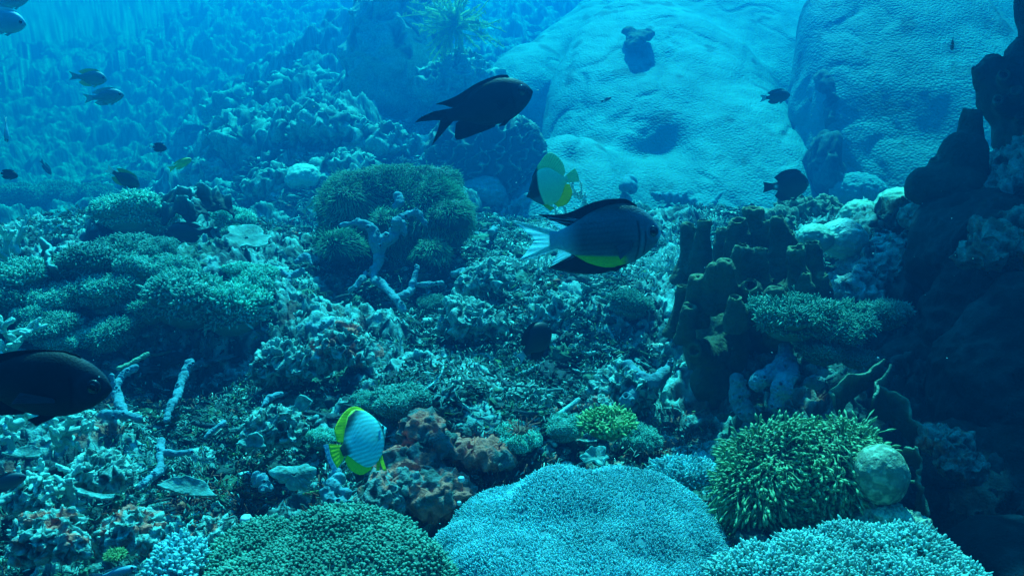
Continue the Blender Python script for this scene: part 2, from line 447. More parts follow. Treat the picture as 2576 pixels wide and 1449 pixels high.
def strew(mb, protos, x, y, s, rng, lift=(-.2, .7), tilt=.5, pal=PAL, pw=PALW):
    k = len(x); z = height(x, y); which = rng.integers(0, len(protos), k)
    for j, (V, F) in enumerate(protos):
        i = np.nonzero(which == j)[0]
        if not len(i): continue
        a = rng.uniform(0, 6.28, len(i)); b = rng.normal(size=len(i)) * tilt
        ca, sa, cb, sb = np.cos(a), np.sin(a), np.cos(b), np.sin(b); o = np.zeros(len(i)); one = o + 1
        M = np.stack([np.stack([ca, -sa * cb, sa * sb], 1), np.stack([sa, ca * cb, -ca * sb], 1), np.stack([o, sb, cb], 1)], 1)
        X = np.einsum('kab,nb->kna', M, V) * s[i][:, None, None]
        X += np.stack([x[i], y[i], z[i] + rng.uniform(*lift, len(i)) * s[i]], 1)[:, None]
        c = pal[rng.choice(len(pal), len(i), p=pw)] * rng.uniform(.7, 1.3, (len(i), 1))
        T = (F[None] + (np.arange(len(i)) * len(V))[:, None, None]).reshape(-1, 3)
        mb.add(X.reshape(-1, 3), T=T, c=np.repeat(c, len(V), 0))
def field(k, lo, hi, rng, w=0.64):
    d = np.exp(rng.uniform(math.log(lo), math.log(hi), k)); th = rng.uniform(-w, w, k)
    k_ = ~((np.tan(th) > .33) & (d < 2.3)); d, th = d[k_], th[k_]
    return d * np.sin(th), d * np.cos(th), d
def rubble():
    """loose coral pieces too many to count: crinkled chunks, broken sticks and flakes"""
    rng = np.random.default_rng(5); mb = MB()
    big = [crumb(4, k, rng) for k in range(5)]; med = [crumb(3, 20 + k, rng) for k in range(8)]; small = [crumb(2, 40 + k, rng) for k in range(10)]
    def go(pr, k, lo, hi, s0, s1, lift, tilt=.5):
        x, y, d = field(k, lo, hi, rng); strew(mb, pr, x, y, rng.uniform(s0, s1, len(d)) * (1 + .27 * d), rng, lift, tilt)
    go(big, 700, 1.0, 16.0, .020, .042, (-.5, .3)); go(med, 6500, 1.0, 15.0, .007, .020, (-.2, 1.0)); go(small, 30000, 0.95, 9.0, .003, .0085, (0, 3.5), .9)
    x, y, d = field(1500, 1.0, 7.0, rng); K = len(d); zz = height(x, y)
    for i in range(K):
        L = rng.uniform(.015, .055) * (1 + .2 * d[i]); r = L * rng.uniform(.04, .10)
        a = rng.normal() * 0.9; ax = np.array((math.cos(a), math.sin(a), rng.normal() * .4))
        p0 = np.array((x[i], y[i], zz[i] + rng.uniform(.0, .05)))
        bend = rng.normal(size=3) * .25
        t = np.linspace(-.5, .5, 6)[:, None]
        V, Q, T = tube(p0 + ax * L * t + bend * L * t * t, r * (1 - .5 * np.abs(t[:, 0] - rng.uniform(-.3, .3))), 6)
        mb.add(V, Q, T, PAL[rng.choice(8, p=PALW)] * rng.uniform(.8, 1.4))
    o = mb.build('coral_rubble', mat('rubble_skin', (0.55, 0.55, 0.55), (1.3, 1.3, 1.3), 70, 0.85, 0.9, 300, attr=True))
    tag(o, 'broken coral pieces and turf covered chips strewn over the reef floor', 'rubble', None, 'stuff')
rubble()

def turf():
    """short filamentous algae and hydroids matting the dead coral"""
    rng = np.random.default_rng(15)
    x, y, d = field(190000, 0.95, 6.0, rng); k = len(d); P = np.stack([x, y, height(x, y)], 1).astype(np.float32)
    m = perlin(P, 6.0, 5) + .5 * perlin(P, 19.0, 6) > -.15; P, d = P[m], d[m]; k = len(P)
    g = 1 + .3 * d
    P[:, 2] += (0.012 + .05 * rng.random(k) ** 2).astype(np.float32)
    fl = np.stack([perlin(P, 9.0, s) for s in (1, 2, 3)], 1) * 1.6
    D = fl * np.array((1, 1, .6)) + rng.normal(size=(k, 3)) * .45 + np.array((0, 0, .35))
    c = PAL[rng.choice(8, k, p=np.array((.20, .24, .13, .22, .05, .12, .01, .03)))] * rng.uniform(.6, 1.4, (k, 1))
    patch = sstep(.25, .45, fbm(P, 2.6, 2, 77))[:, None] * sstep(2.4, 1.8, d)[:, None]; c = c + (np.array((.55, .14, .10)) * rng.uniform(.4, 1.2, (k, 1)) - c) * patch * (rng.random((k, 1)) < .55)
    V, Q, T, C = fingers(P, D, rng.uniform(.005, .013, k) * g, rng.uniform(.0007, .0016, k) * g, ((0, 1), (.6, .8)), 3, rng.normal(size=(k, 3)) * .5, c, 1.2, .7)
    o = mk('turf_algae', V, [Q, T], mat('turf_skin', (.8, .8, .8), (1.2, 1.2, 1.2), 40, .8, attr=True, trans=.25), None, C)
    tag(o, 'fine mat of filamentous turf over the dead coral', 'turf', None, 'stuff')
turf()
# ------------------------------------------------------------------ massive corals and rocks
def dent(V, c, r, depth, axis=None):
    c = np.array(c, np.float32); q = ((V - c) ** 2).sum(1)
    w = np.exp(-q / (r * r))[:, None]
    ax = np.array(axis if axis is not None else (0, 1.0, -0.45), np.float32)
    V += w * depth * ax
M_BOULDER = mat('massive_coral', (0.04, 0.19, 0.235), (0.09, 0.33, 0.37), 5, 0.8, 0.12, 60, cells=56, attr=True, contrast=(.3, .7))
def loaf(mb, px, py, d, half_w, half_up, thick, slope, yaw=0.0):
    """a smooth slab lying against the slope: its upper face centred at the picture point"""
    a = math.radians(slope); n = Vector((0, -math.sin(a), math.cos(a))); n.rotate(Matrix.Rotation(yaw, 3, 'Z'))
    ell(mb, at(px, py, d) - n * thick, (half_w, half_up, thick), (a, 0, yaw), 4)
BV = []
def on_boulder(px, py):           # depth of the boulder corals' skin at a picture point
    v = np.array(ray(px, py), np.float32); best = 9.0
    for V in BV:
        t = V @ v / (v @ v); q = np.linalg.norm(V - t[:, None] * v, axis=1) / np.maximum(t, .1); k = (q < .012) & (t > 1)
        if k.any(): best = min(best, float(t[k].min()))
    return best
def boulder(pieces, label, base, seed, voxel, dents, tone=1.0, lumps=.05):
    mb = MB()
    for q in pieces: loaf(mb, *q)
    V, F = remesh(mb, voxel, 60, 1); N = normals(V, F)
    cr = perlin(V * np.array((1, .45, .45), np.float32), 1.5, seed + 11) + .35 * perlin(V, 4, seed + 12)
    V -= N * (.014 * np.exp(-(cr / .07) ** 2))[:, None]          # soft creases
    V += N * (lumps * fbm(V, .9, 3, seed) + .020 * fbm(V * np.array((1, .5, .6), np.float32), 3.2, 3, seed + 2) + .003 * fbm(V, 11, 2, seed + 4))[:, None]
    for px, py, d, r, dp in dents:
        v = np.array(ray(px, py), np.float32); t = V @ v / (v @ v); q = np.linalg.norm(V - t[:, None] * v, axis=1) + np.maximum(t - d, 0) * .02 + t * .004
        i = np.argmin(q); dent(V, V[i].copy(), r, dp, (0, .75, -.65))
    BV.append(V)
    c = tone * (1 + .22 * fbm(V, 1.6, 3, seed + 6) - .50 * sstep(.40, .60, fbm(V, 4.0, 3, seed + 8)))[:, None] + np.zeros((1, 3))
    tag(mk('boulder_coral', V, F, M_BOULDER, None, np.clip(c, .25, 1.5), origin=base), label, 'boulder coral')
boulder([(1725, 250, 6.2, 1.04, 2.5, .52, 30), (1440, 430, 5.25, .46, .8, .28, 29), (1850, 20, 8.0, 1.15, 1.6, .5, 30), (1900, 330, 5.8, .55, 1.3, .4, 30)],
        'huge smooth pale boulder coral with dark dents sloping up behind the fish', at(1690, 520, 4.7), 3, .036,
        ((1615, 374, 6, .14, .08), (1680, 362, 6, .17, .10), (1665, 165, 7, .28, .05), (1430, 395, 6, .10, .05)))
boulder([(1400, 115, 8.2, .74, 1.5, .46, 30, -.5), (1290, 150, 7.7, .36, .8, .30, 30, -.4), (1560, 20, 9.2, .9, 1.2, .5, 30, -.3)],
        'bright flat topped coral lobe rising above the head of the big black fish', at(1400, 230, 7.4), 13, .036, ((1330, 75, 8, .10, .06), (1300, 120, 8, .12, .06), (1470, 130, 8, .2, .14)))
boulder([(2410, 230, 5.5, .93, 2.0, .58, 46, -.1), (2480, 20, 6.8, 1.1, 1.5, .6, 40), (2190, 260, 5.6, .30, 1.4, .36, 48)],
        'rounded shaded boulder coral behind the tall dark sponge', at(2300, 510, 4.5), 23, .036, ((2200, 300, 6, .25, .04), (2380, 330, 5, .25, .05)), .85)
M_CRUST = mat('crusty_rock', (0.55, 0.55, 0.55), (1.3, 1.3, 1.3), 60, 0.85, 0.9, 230, attr=True)
def crusty(name, pieces, voxel, amp, label, cat='reef rock', seed=1, cols=((0.022, .065, .07), (.27, .52, .49), (.04, .16, .10)), red=0.0, up=1, palec=(.25, .8), m=None, base=None, group=None):
    mb = MB()
    for p in pieces: ell(mb, p[0], p[1], p[2] if len(p) > 2 else (0, 0, 0), 3)
    V, F = remesh(mb, voxel, 3, up); N = normals(V, F); size = max(max(p[1]) for p in pieces); f = 0.5 / size
    Q = V + 0.25 / f * 0.2 * np.stack([perlin(V, f * 3, seed + s) for s in (1, 2, 3)], 1)
    b = fbm(Q, f * 2, 3, seed); r = ridged(Q, f * 6, 3, seed + 2); w = .5 - worley(Q, f * 9, seed); fine = ridged(Q, f * 20, 2, seed + 4)
    V += N * (amp * (0.9 * b + 0.35 * r + 0.8 * w + .2 * fine))[:, None]
    V += np.stack([perlin(Q, f * 9, seed + 20 + s) for s in (1, 2, 3)], 1) * amp * .7
    c0, c1, c2 = (np.array(c) for c in cols)
    c = c0 + (c2 - c0) * sstep(0, .4, perlin(V, f * 4, seed + 7))[:, None]
    c = c + (c1 - c) * sstep(palec[0], palec[1], .5 * r + .5 * w + .4 * fine + .5 * perlin(V, f * 5, seed + 9))[:, None]
    if red:
        rr = sstep(.35 - red, .5 - red, fbm(V, f * 3.5, 3, seed + 31))[:, None]; c = c + (np.array((.95, .18, .13)) - c) * rr * .92
    o = mk(name, V, F, m or M_CRUST, None, c, origin=base or pieces[0][0])
    return tag(o, label, cat, group)
def E(px, py, d, rx, ry=None, rz=None, rot=(0, 0, 0)):     # an ellipsoid by picture place; rx in picture pixels
    r = m_of(rx, d); return (at(px, py, d), (r, r if ry is None else m_of(ry, d), r if rz is None else m_of(rz, d)), rot)
_d = far(1000, 250, 9)
crusty('reef_pinnacle', [(at(1000, 170, _d), (.48, .5, .75)), (at(960, 80, _d), (.30, .3, .36)), (at(1045, 70, _d), (.27, .3, .36)), (at(1010, 40, _d), (.3, .3, .3))], .035, .11, 'dark rounded rock pinnacle with pale crust on its top, left of the feather star', seed=3, cols=((.04, .09, .1), (.4, .55, .5), (.05, .12, .1)))
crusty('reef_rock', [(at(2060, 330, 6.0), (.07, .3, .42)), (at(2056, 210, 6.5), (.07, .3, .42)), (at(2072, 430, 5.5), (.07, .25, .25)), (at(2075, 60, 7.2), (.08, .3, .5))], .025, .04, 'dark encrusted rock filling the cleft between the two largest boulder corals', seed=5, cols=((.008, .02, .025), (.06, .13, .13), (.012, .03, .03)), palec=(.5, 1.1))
crusty('reef_rock', [E(1165, 195, 7.2, 60, 70, 52), E(1110, 215, 7.2, 50, 60, 42), E(1225, 225, 7.2, 50, 60, 36)], .028, .06, 'pale ragged rock carrying the bright feather star', seed=31, palec=(.1, .8))
# dark wall on the near right, plus an unseen ledge added to shade it
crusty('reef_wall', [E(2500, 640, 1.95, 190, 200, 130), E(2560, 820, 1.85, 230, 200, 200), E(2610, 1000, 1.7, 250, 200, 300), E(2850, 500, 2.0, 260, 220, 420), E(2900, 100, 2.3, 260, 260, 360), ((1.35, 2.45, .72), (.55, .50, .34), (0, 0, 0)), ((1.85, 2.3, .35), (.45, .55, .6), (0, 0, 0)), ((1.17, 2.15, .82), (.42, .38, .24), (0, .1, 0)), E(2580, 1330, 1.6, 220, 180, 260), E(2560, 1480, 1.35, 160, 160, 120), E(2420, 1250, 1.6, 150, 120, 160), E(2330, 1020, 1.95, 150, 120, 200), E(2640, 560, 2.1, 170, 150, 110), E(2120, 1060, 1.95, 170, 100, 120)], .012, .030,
       'tall dark reef wall with crusts on its upper edge, plus an added unseen ledge casting shade', 'reef wall', 7, ((.0025, .005, .006), (.022, .04, .04), (.005, .010, .009)), red=-.12, up=2, palec=(.6, 1.15))
crusty('reef_rock', [E(2480, 500, 2.1, 130, 130, 45, (0, -.3, 0)), E(2360, 550, 2.1, 90, 100, 40), E(2580, 420, 2.15, 80, 100, 50)], .010, .018, 'turf covered ledge below the tall dark sponge', seed=9, cols=((.05, .10, .09), (.25, .36, .32), (.06, .15, .10)))
crusty('reef_rock', [E(2540, 620, 1.75, 95, 80, 30, (0, .5, 0)), E(2470, 640, 1.72, 60, 60, 25), E(2590, 570, 1.8, 70, 60, 40)], .008, .016, 'knobbly ledge with rust red crust on top of the dark wall', seed=11, cols=((.03, .05, .045), (.24, .30, .26), (.04, .09, .06)), red=.2)
crusty('reef_rock', [E(2600, 400, 1.95, 100, 90, 45, (0, -.5, 0)), E(2530, 460, 1.95, 60, 60, 30, (0, -.5, 0))], .008, .014, 'pale crusted rock edge right of the tall dark sponge', seed=12, cols=((.03, .05, .05), (.26, .36, .34), (.05, .11, .09)))
crusty('reef_rock', [E(2190, 690, 2.15, 90, 80, 50, (0, -.4, 0)), E(2260, 640, 2.2, 70, 80, 40), E(2150, 740, 2.1, 60, 60, 40)], .008, .018, 'bright crusty rock slope between the tube sponge and the dark wall', seed=13, cols=((.04, .07, .08), (.36, .48, .48), (.07, .13, .13)), palec=(.3, .9))
crusty('reef_rock', [E(2010, 530, 2.9, 60, 50, 32), E(2080, 540, 2.9, 50, 50, 30), E(1960, 560, 2.8, 40, 40, 28)], .010, .02, 'row of dark knobbly turf heads behind the tube sponge', seed=15, cols=((.04, .09, .07), (.16, .26, .2), (.05, .13, .08)))
# the red crusted rock beside the striped butterflyfish
crusty('reef_rock', [E(1065, 1090, 1.52, 58, 50, 38), E(1150, 1130, 1.5, 90, 45, 20, (0, .35, 0)), E(1230, 1150, 1.5, 60, 40, 20, (0, .2, 0)), E(1030, 1185, 1.47, 80, 60, 50), E(1100, 1240, 1.42, 90, 70, 44)], .006, .013, 'dark ledge crusted with coral red algae right of the striped butterflyfish', seed=17, cols=((.015, .03, .03), (.10, .14, .14), (.02, .05, .04)), red=.44)
crusty('reef_rock', [E(1000, 1230, 1.40, 70, 50, 40), E(960, 1260, 1.38, 60, 50, 45)], .006, .012, 'dark rock with small red crusts above the green leather coral', seed=19, cols=((.03, .05, .06), (.2, .28, .28), (.04, .1, .07)), red=.1)
for k, (px, py, d, r, lab) in enumerate((
        (1200, 420, 3.9, 60, ''), (640, 330, 5.6, 100, 'largest dark turf rock far up the slope on the left'), (560, 410, 4.9, 70, 'dark turf rock far behind the ruffled lettuce coral'),
        (820, 290, 5.8, 90, 'pale topped rock far up the slope, between pinnacle and mound'), (930, 330, 5.0, 80, 'crusty rock on the slope left of the forked tail of the big black fish'), (760, 200, 6.8, 90, 'faint blue rock high on the far slope'),
        (870, 400, 4.3, 70, 'bright crusty rock just behind the green tentacled mound'), (700, 440, 4.1, 65, 'dark rock at the foot of the far slope'), (620, 250, 6.8, 80, 'faint rock at the far left edge of the slope'))):
    d = far(px, py + r * .5, d)
    if lab: crusty('reef_rock', [E(px, py + r * .35, d, r, r, r * .42), E(px + r * .7, py + r * .5, d, r * .7, r * .7, r * .3), E(px - r * .6, py + r * .5, d, r * .6, r * .7, r * .3)], m_of(r, d) / 10, m_of(r, d) * .30, lab, seed=40 + k, palec=(0.35, 1.1))
for k, (px, py, d, r, red, lab) in enumerate((
        (1390, 790, 2.25, 62, 0, 'round dark turf mound above the dark wedge shaped fish'), (1570, 970, 1.85, 60, 0, 'tall crumbly pale rock near the foot of the tube sponge'), (1320, 1000, 1.75, 45, 0, 'pointed dark rock in the rubble behind the blue leather coral'),
        (1510, 1020, 1.72, 30, .05, 'small pinkish crust rock beside the yellow green bush coral'), (1290, 1060, 1.66, 28, 0, 'small pale knob of rock above the red crusted ledge'), (860, 870, 1.95, 60, .12, 'rusty crumbly rock in the rubble left of the pale table coral'),
        (720, 905, 1.95, 62, 0, 'green turf rock above the short blue rope sponge'), (690, 1070, 1.62, 60, 0, 'dark turf rock left of the striped butterflyfish'), (545, 1340, 1.25, 45, .05, 'crusty rock with pale edges left of the green leather coral'),
        (330, 1330, 1.25, 60, .1, 'rust edged rock in the near left rubble'), (120, 1340, 1.22, 70, .05, 'pale crusted rock in the bottom left corner'), (250, 1180, 1.42, 55, 0, 'jagged pale rock spur on the left'), (90, 1240, 1.38, 50, 0, 'dark rock beside the faint fish at the left edge'),
        (1180, 800, 2.2, 60, 0, 'bright crusty rock right of the rope sponge foot'), (1230, 700, 2.5, 55, 0, 'crusty rock below the small boulder coral'), (1480, 760, 2.3, 50, 0, 'crusty rock under the striped damselfish'))):
    crusty('reef_rock', [E(px, py, d, r, r, r * .6), E(px + r * .6, py + r * .3, d * .99, r * .7, r * .7, r * .4), E(px - r * .6, py + r * .35, d, r * .6, r * .7, r * .4)], max(.006, m_of(r, d) / 9), m_of(r, d) * .34, lab, seed=70 + k, red=red, palec=(0.35, 1.05), up=2)
# ------------------------------------------------------------------ leather, soft and flower corals
RNG = np.random.default_rng(21)
PROF_POLYP = ((0, .9), (.45, .75), (.8, .85), (1, .6))
def coat(V, F, k, spacing, L, R, prof, sides=5, lean=(0, 0, 0), jit=.35, bendv=.0, keep=None, rng=RNG, var=.3, tint=None, tip=1.0, root=.6, droop=0.0):
    P, N = sample(V, F, k, rng, spacing, keep); n = len(P)
    D = N + np.asarray(lean, np.float32) + rng.normal(size=(n, 3)) * jit
    Ls = L * (1 + var * rng.normal(size=n)).clip(.4, 1.8); bend = rng.normal(size=(n, 3)) * bendv + np.array((0, 0, -droop)) + N * 0
    t = np.ones((n, 3)) * (1 + .18 * rng.normal(size=(n, 1))).clip(.5, 1.5)
    if tint is not None: t = t * tint(P)
    return fingers(P - N * R * .5, D, Ls, R * (1 + .15 * rng.normal(size=n)), prof, sides, bend, t, tip, root)
def leather(pieces, voxel, label, m_body, m_pol, L, R, spacing, k, amp, seed, keepz=-.2, jit=.25, prof=PROF_POLYP, parts=('body', 'polyps'), dents=(), cat='leather coral', name='leather_coral', lean=(0, 0, .3), patch=0.5):
    mb = MB()
    for p in pieces: ell(mb, p[0], p[1], p[2], 3)
    V, F = remesh(mb, voxel, 10, 0); N = normals(V, F); f = .5 / max(max(p[1]) for p in pieces)
    V += N * (amp * (fbm(V, f * 2.5, 3, seed) + .5 * fbm(V, f * 8, 2, seed + 2)))[:, None]
    for px, py, d, r, dp in dents:
        i = np.argmin(((V - np.array(at(px, py, d), np.float32)) ** 2).sum(1)); dent(V, V[i].copy(), r, dp, (0, 0, -1))
    o = thing(name, pieces[0][0], label, cat)
    mk(parts[0], V, F, m_body, o, np.ones((len(V), 3)))
    vis = lambda P, Nn: (Nn[:, 2] > keepz) & (perlin(P, 66, seed) > -.46)
    tn = lambda P: 1 + patch * fbm(P, f * 5, 3, seed + 5)[:, None]
    X, Q, T, C = coat(V, F, k, spacing, L, R, prof, 5, lean, jit, .15, vis, tint=tn, root=.8)
    mk(parts[1], X, [Q, T], m_pol, o, C)
    return o
M_BLUE_B = mat('blue_leather_skin', (0.05, 0.17, 0.21), (0.08, 0.24, 0.28), 20, .8, .3, 200)
M_BLUE_P = mat('blue_leather_polyp', (0.19, 0.56, 0.62), (0.33, 0.72, 0.76), 14, .6, attr=True, trans=.25)
leather([((.10, 1.06, -.760), (.235, .36, .145), (0, 0, 0)), ((.075, 1.16, -.705), (.12, .14, .115), (0, 0, 0)), ((.20, 1.10, -.735), (.15, .30, .125), (0, .1, 0)), ((-.02, 1.10, -.735), (.12, .22, .115), (0, -.1, 0)), ((.255, 1.18, -.72), (.06, .10, .08), (0, 0, 0)), ((.13, .95, -.755), (.2, .25, .13), (0, 0, 0))], .009,
        'broad pale blue leather coral with short fuzzy polyps in the middle of the near edge', M_BLUE_B, M_BLUE_P, .0036, .00115, .0025, 240000, .022, 3, dents=((1600, 1270, 1.1, .035, .012), (1700, 1300, 1.1, .03, .012), (1330, 1290, 1.1, .04, .008)))
M_GREEN_B = mat('green_leather_skin', (0.03, 0.09, 0.07), (0.05, 0.13, 0.10), 20, .8, .3, 200)
M_GREEN_P = mat('green_leather_polyp', (0.07, 0.24, 0.18), (0.17, 0.40, 0.30), 12, .6, attr=True, trans=.2)
PROF_KNOB = ((0, .7), (.5, .7), (.8, 1.0), (1, .75))
leather([E(870, 1450, 1.18, 230, 220, 150), E(660, 1430, 1.20, 150, 180, 110), E(960, 1480, 1.12, 190, 160, 150), E(740, 1500, 1.08, 250, 160, 100)], .009,
        'green leather coral with rounded knobbly polyps at the near edge, left of the blue one', M_GREEN_B, M_GREEN_P, .0046, .0022, .0043, 90000, .012, 13, prof=PROF_KNOB, jit=.3, patch=.35)
leather([E(455, 1420, 1.17, 60, 70, 70), E(430, 1450, 1.13, 60, 60, 60)], .007, 'small teal studded leather coral at the left foot of the green one', mat('teal_leather_skin', (.03, .15, .2), (.05, .2, .26), 20), mat('teal_leather_polyp', (.12, .45, .5), (.3, .6, .62), 30, attr=True), .007, .0026, .0062, 12000, .005, 17, prof=PROF_KNOB)
M_GREY_P = mat('grey_leather_polyp', (0.22, 0.50, 0.50), (0.36, 0.66, 0.62), 14, .6, attr=True, trans=.15)
leather([E(2180, 1400, 1.16, 130, 130, 62, (.0, .15, 0)), E(2320, 1420, 1.13, 120, 130, 60, (0, .35, 0)), E(2060, 1430, 1.12, 130, 120, 66), E(1900, 1470, 1.08, 130, 120, 80), E(2190, 1500, 1.05, 260, 130, 80), E(2430, 1480, 1.1, 60, 80, 60)], .008,
        'grey green leather coral plate with finger like polyps in the bottom right corner', M_GREEN_B, M_GREY_P, .0068, .0019, .0038, 110000, .010, 23, prof=PROF_KNOB, jit=.28, dents=((2230, 1440, 1.0, .03, .03),), patch=.35)
leather([E(1690, 1200, 1.5, 60, 60, 40), E(1740, 1190, 1.5, 70, 60, 30)], .007, 'small pale blue leather coral patch behind the broad blue one', M_BLUE_B, M_BLUE_P, .007, .002, .0045, 9000, .005, 27)

# flower coral with long tentacles, its ball neighbour
def flower(pieces, voxel, label, m_body, m_t, L, R, spacing, k, seed, droop, keep=None, name='flower_coral', cat='flower coral', prof=((0, .8), (.35, .65), (.7, .6), (.84, .75), (.92, 1.75), (1, 1.3)), bendv=.45, jit=.3, sides=5, amp=.006, tip=1.35, root=.55, lean=(0, 0, .1), fl=.8):
    mb = MB()
    for p in pieces: ell(mb, p[0], p[1], p[2], 3)
    V, F = remesh(mb, voxel, 8, 0); N = normals(V, F); f = .5 / max(max(p[1]) for p in pieces)
    V += N * (amp * fbm(V, f * 4, 3, seed))[:, None]
    o = thing(name, pieces[0][0], label, cat)
    mk('body', V, F, m_body, o, np.ones((len(V), 3)))
    if True:
        P, Nn = sample(V, F, k, RNG, spacing, keep); n = len(P)
        flow = np.stack([perlin(P, f * 3, seed + s) for s in (4, 5, 6)], 1)          # tentacles comb the same way in patches
        D = Nn + np.asarray(lean) + RNG.normal(size=(n, 3)) * jit + flow * fl
        bend = flow * 1.3 * fl + RNG.normal(size=(n, 3)) * bendv * .6 + np.array((0, 0, -droop))
        t = np.ones((n, 3)) * (1 + .2 * RNG.normal(size=(n, 1))).clip(.5, 1.5)
        X, Q, T, C = fingers(P - Nn * R, D, L * (1 + .25 * RNG.normal(size=n)).clip(.5, 1.6), R, prof, sides, bend, t, tip, root)
        mk('tentacles', X, [Q, T], m_t, o, C)
    return o
M_FLOW_B = mat('flower_coral_skin', (.012, .03, .025), (.02, .05, .04), 20, .8)
M_FLOW_T = mat('flower_coral_tentacle', (0.11, 0.26, 0.13), (0.25, 0.42, 0.22), 9, .5, attr=True, trans=.25)
flower([E(1990, 1190, 1.36, 150, 130, 110), E(2090, 1170, 1.36, 120, 120, 100), E(1930, 1230, 1.34, 110, 110, 80), E(2040, 1270, 1.36, 130, 100, 90), E(2160, 1180, 1.38, 70, 80, 70)], .008,
       'green flower coral with a dense mop of long curling tentacles by the dark wall', M_FLOW_B, M_FLOW_T, .018, .0016, .0046, 40000, 3, .5, bendv=.6, fl=.45)
# big green mound in the middle distance, its hair like tentacles and small lobes
M_MND_B = mat('mound_skin', (.012, .04, .05), (.02, .06, .06), 15, .8)
M_MND_T = mat('mound_tentacle', (0.06, 0.30, 0.20), (0.12, 0.42, 0.27), 8, .6, attr=True, trans=.3)
MOUND = [E(1010, 550, 3.05, 150, 140, 125), E(880, 520, 2.95, 78, 100, 78), E(1110, 555, 2.93, 76, 100, 100), E(1080, 480, 3.0, 80, 90, 60), E(1000, 640, 3.05, 140, 110, 90), E(965, 470, 3.0, 80, 100, 52), E(860, 600, 2.9, 60, 80, 50), E(1000, 740, 2.95, 120, 100, 80)]
flower(MOUND, .018, 'large dark green mound coral covered with fine hairy tentacles, blue sponge growing up it', M_MND_B, M_MND_T, .016, .0014, .0056, 90000, 7, .7, keep=lambda P, N: (N[:, 2] > -.25) & (P[:, 2] > at(1000, 660, 2.9).z), name='mound_coral', cat='mound coral', prof=((0, 1), (.5, .8), (1, .5)), sides=4, amp=.02, jit=.3, bendv=.5)
for px, py, d, r, lab in ((1085, 625, 2.72, 42, 'small round hairy green coral low on the right of the large green mound'), (970, 550, 2.74, 36, 'small round hairy green coral high on the front of the large green mound'), (855, 605, 2.74, 52, 'hairy green coral lobe low on the left of the large green mound'), (1135, 525, 2.80, 50, 'hairy green coral lobe at the right edge of the large green mound')):
    flower([E(px, py + r * .3, d, r, r, r * .75), E(px + r * .3, py + r * .5, d + .02, r * .8, r * .8, r * .6)], m_of(r, d) / 6, lab, M_MND_B, M_MND_T, .016, .0014, .0050, 12000, 9, .6, keep=lambda P, N: N[:, 2] > -.1, name='mound_coral', cat='mound coral', prof=((0, 1), (.5, .8), (1, .55)), sides=4, amp=.008)

# soft coral bushes: many small feathery fingers on a knobbly cushion
M_SOFT = mat('soft_coral_skin', (0.20, 0.62, 0.55), (0.34, 0.76, 0.66), 10, .65, attr=True, trans=.42, rnd=.45)
M_SOFT_T = mat('teal_soft_coral_skin', (0.07, 0.30, 0.25), (0.15, 0.44, 0.35), 10, .65, attr=True, trans=.3)
def bush(nlob, seed, L=.015, R=.0030, spacing=.0058, k=9000, R0=.075, flat=.6, prof=((0, .6), (.5, .75), (.8, 1.05), (1, .7)), m=None, jit=.3, er=(.12, .22)):
    """one cushion of about R0 half width centred at the origin"""
    rng = np.random.default_rng(seed); mb = MB()
    ell(mb, (0, 0, 0), (R0 * .75, R0 * .7, R0 * flat * .8), n=3)
    for i in range(nlob):
        a = rng.uniform(0, 6.28); q = math.sqrt(rng.random()) * .86; e = rng.uniform(*er)
        ell(mb, (R0 * q * math.cos(a), R0 * q * math.sin(a), R0 * flat * (.85 * math.sqrt(max(0, 1 - q * q)) - .1) * rng.uniform(.85, 1.1)), (R0 * e,) * 3, n=2)
    V, F = remesh(mb, R0 / 16, 1, 0)
    X, Q, T, C = coat(V, F, k, spacing, L, R, prof, 5, (0, 0, .1), jit, .35, lambda P, N: N[:, 2] > -.45, rng, tip=1.1, root=.75)
    n = len(V); out = MB(); out.add(V, *( (F[0], None) if F[0].shape[1] == 4 else (None, F[0])), c=(.55, .6, .58)) if len(F) == 1 else out.add(V, F[1], F[0], c=(.55, .6, .58))
    out.add(X, Q, T, C)
    return out.build('soft_coral', m or M_SOFT)
SOFT = [bush(34, 1, .0042, .0019, .0034, 26000, er=(.16, .26)), bush(44, 2, .0055, .0020, .0035, 26000, er=(.14, .24)), bush(26, 3, .0040, .0020, .0035, 24000, er=(.2, .3)), bush(48, 4, .0075, .0019, .0036, 26000, flat=.7, er=(.12, .22))]
used = set()
def soft(px, py, d, r, kind, label, squash=1.0, group='soft corals on the left slope'):
    if group.startswith('soft corals on'): r = r * 1.14
    if 'shelf' not in group: d = float(ground(px, py + r * .55)[1])
    p = at(px, py, d); s = m_of(r, d) / .075; src = SOFT[kind]
    if kind in used:
        o = src.copy(); COL.objects.link(o)
    else:
        o = src; used.add(kind)
    o.location = p; o.scale = (s, s, s * squash); o.rotation_euler = (RNG.normal() * .12 + .12, RNG.normal() * .15, RNG.uniform(0, 6.28))
    return tag(o, label, 'soft coral', group)
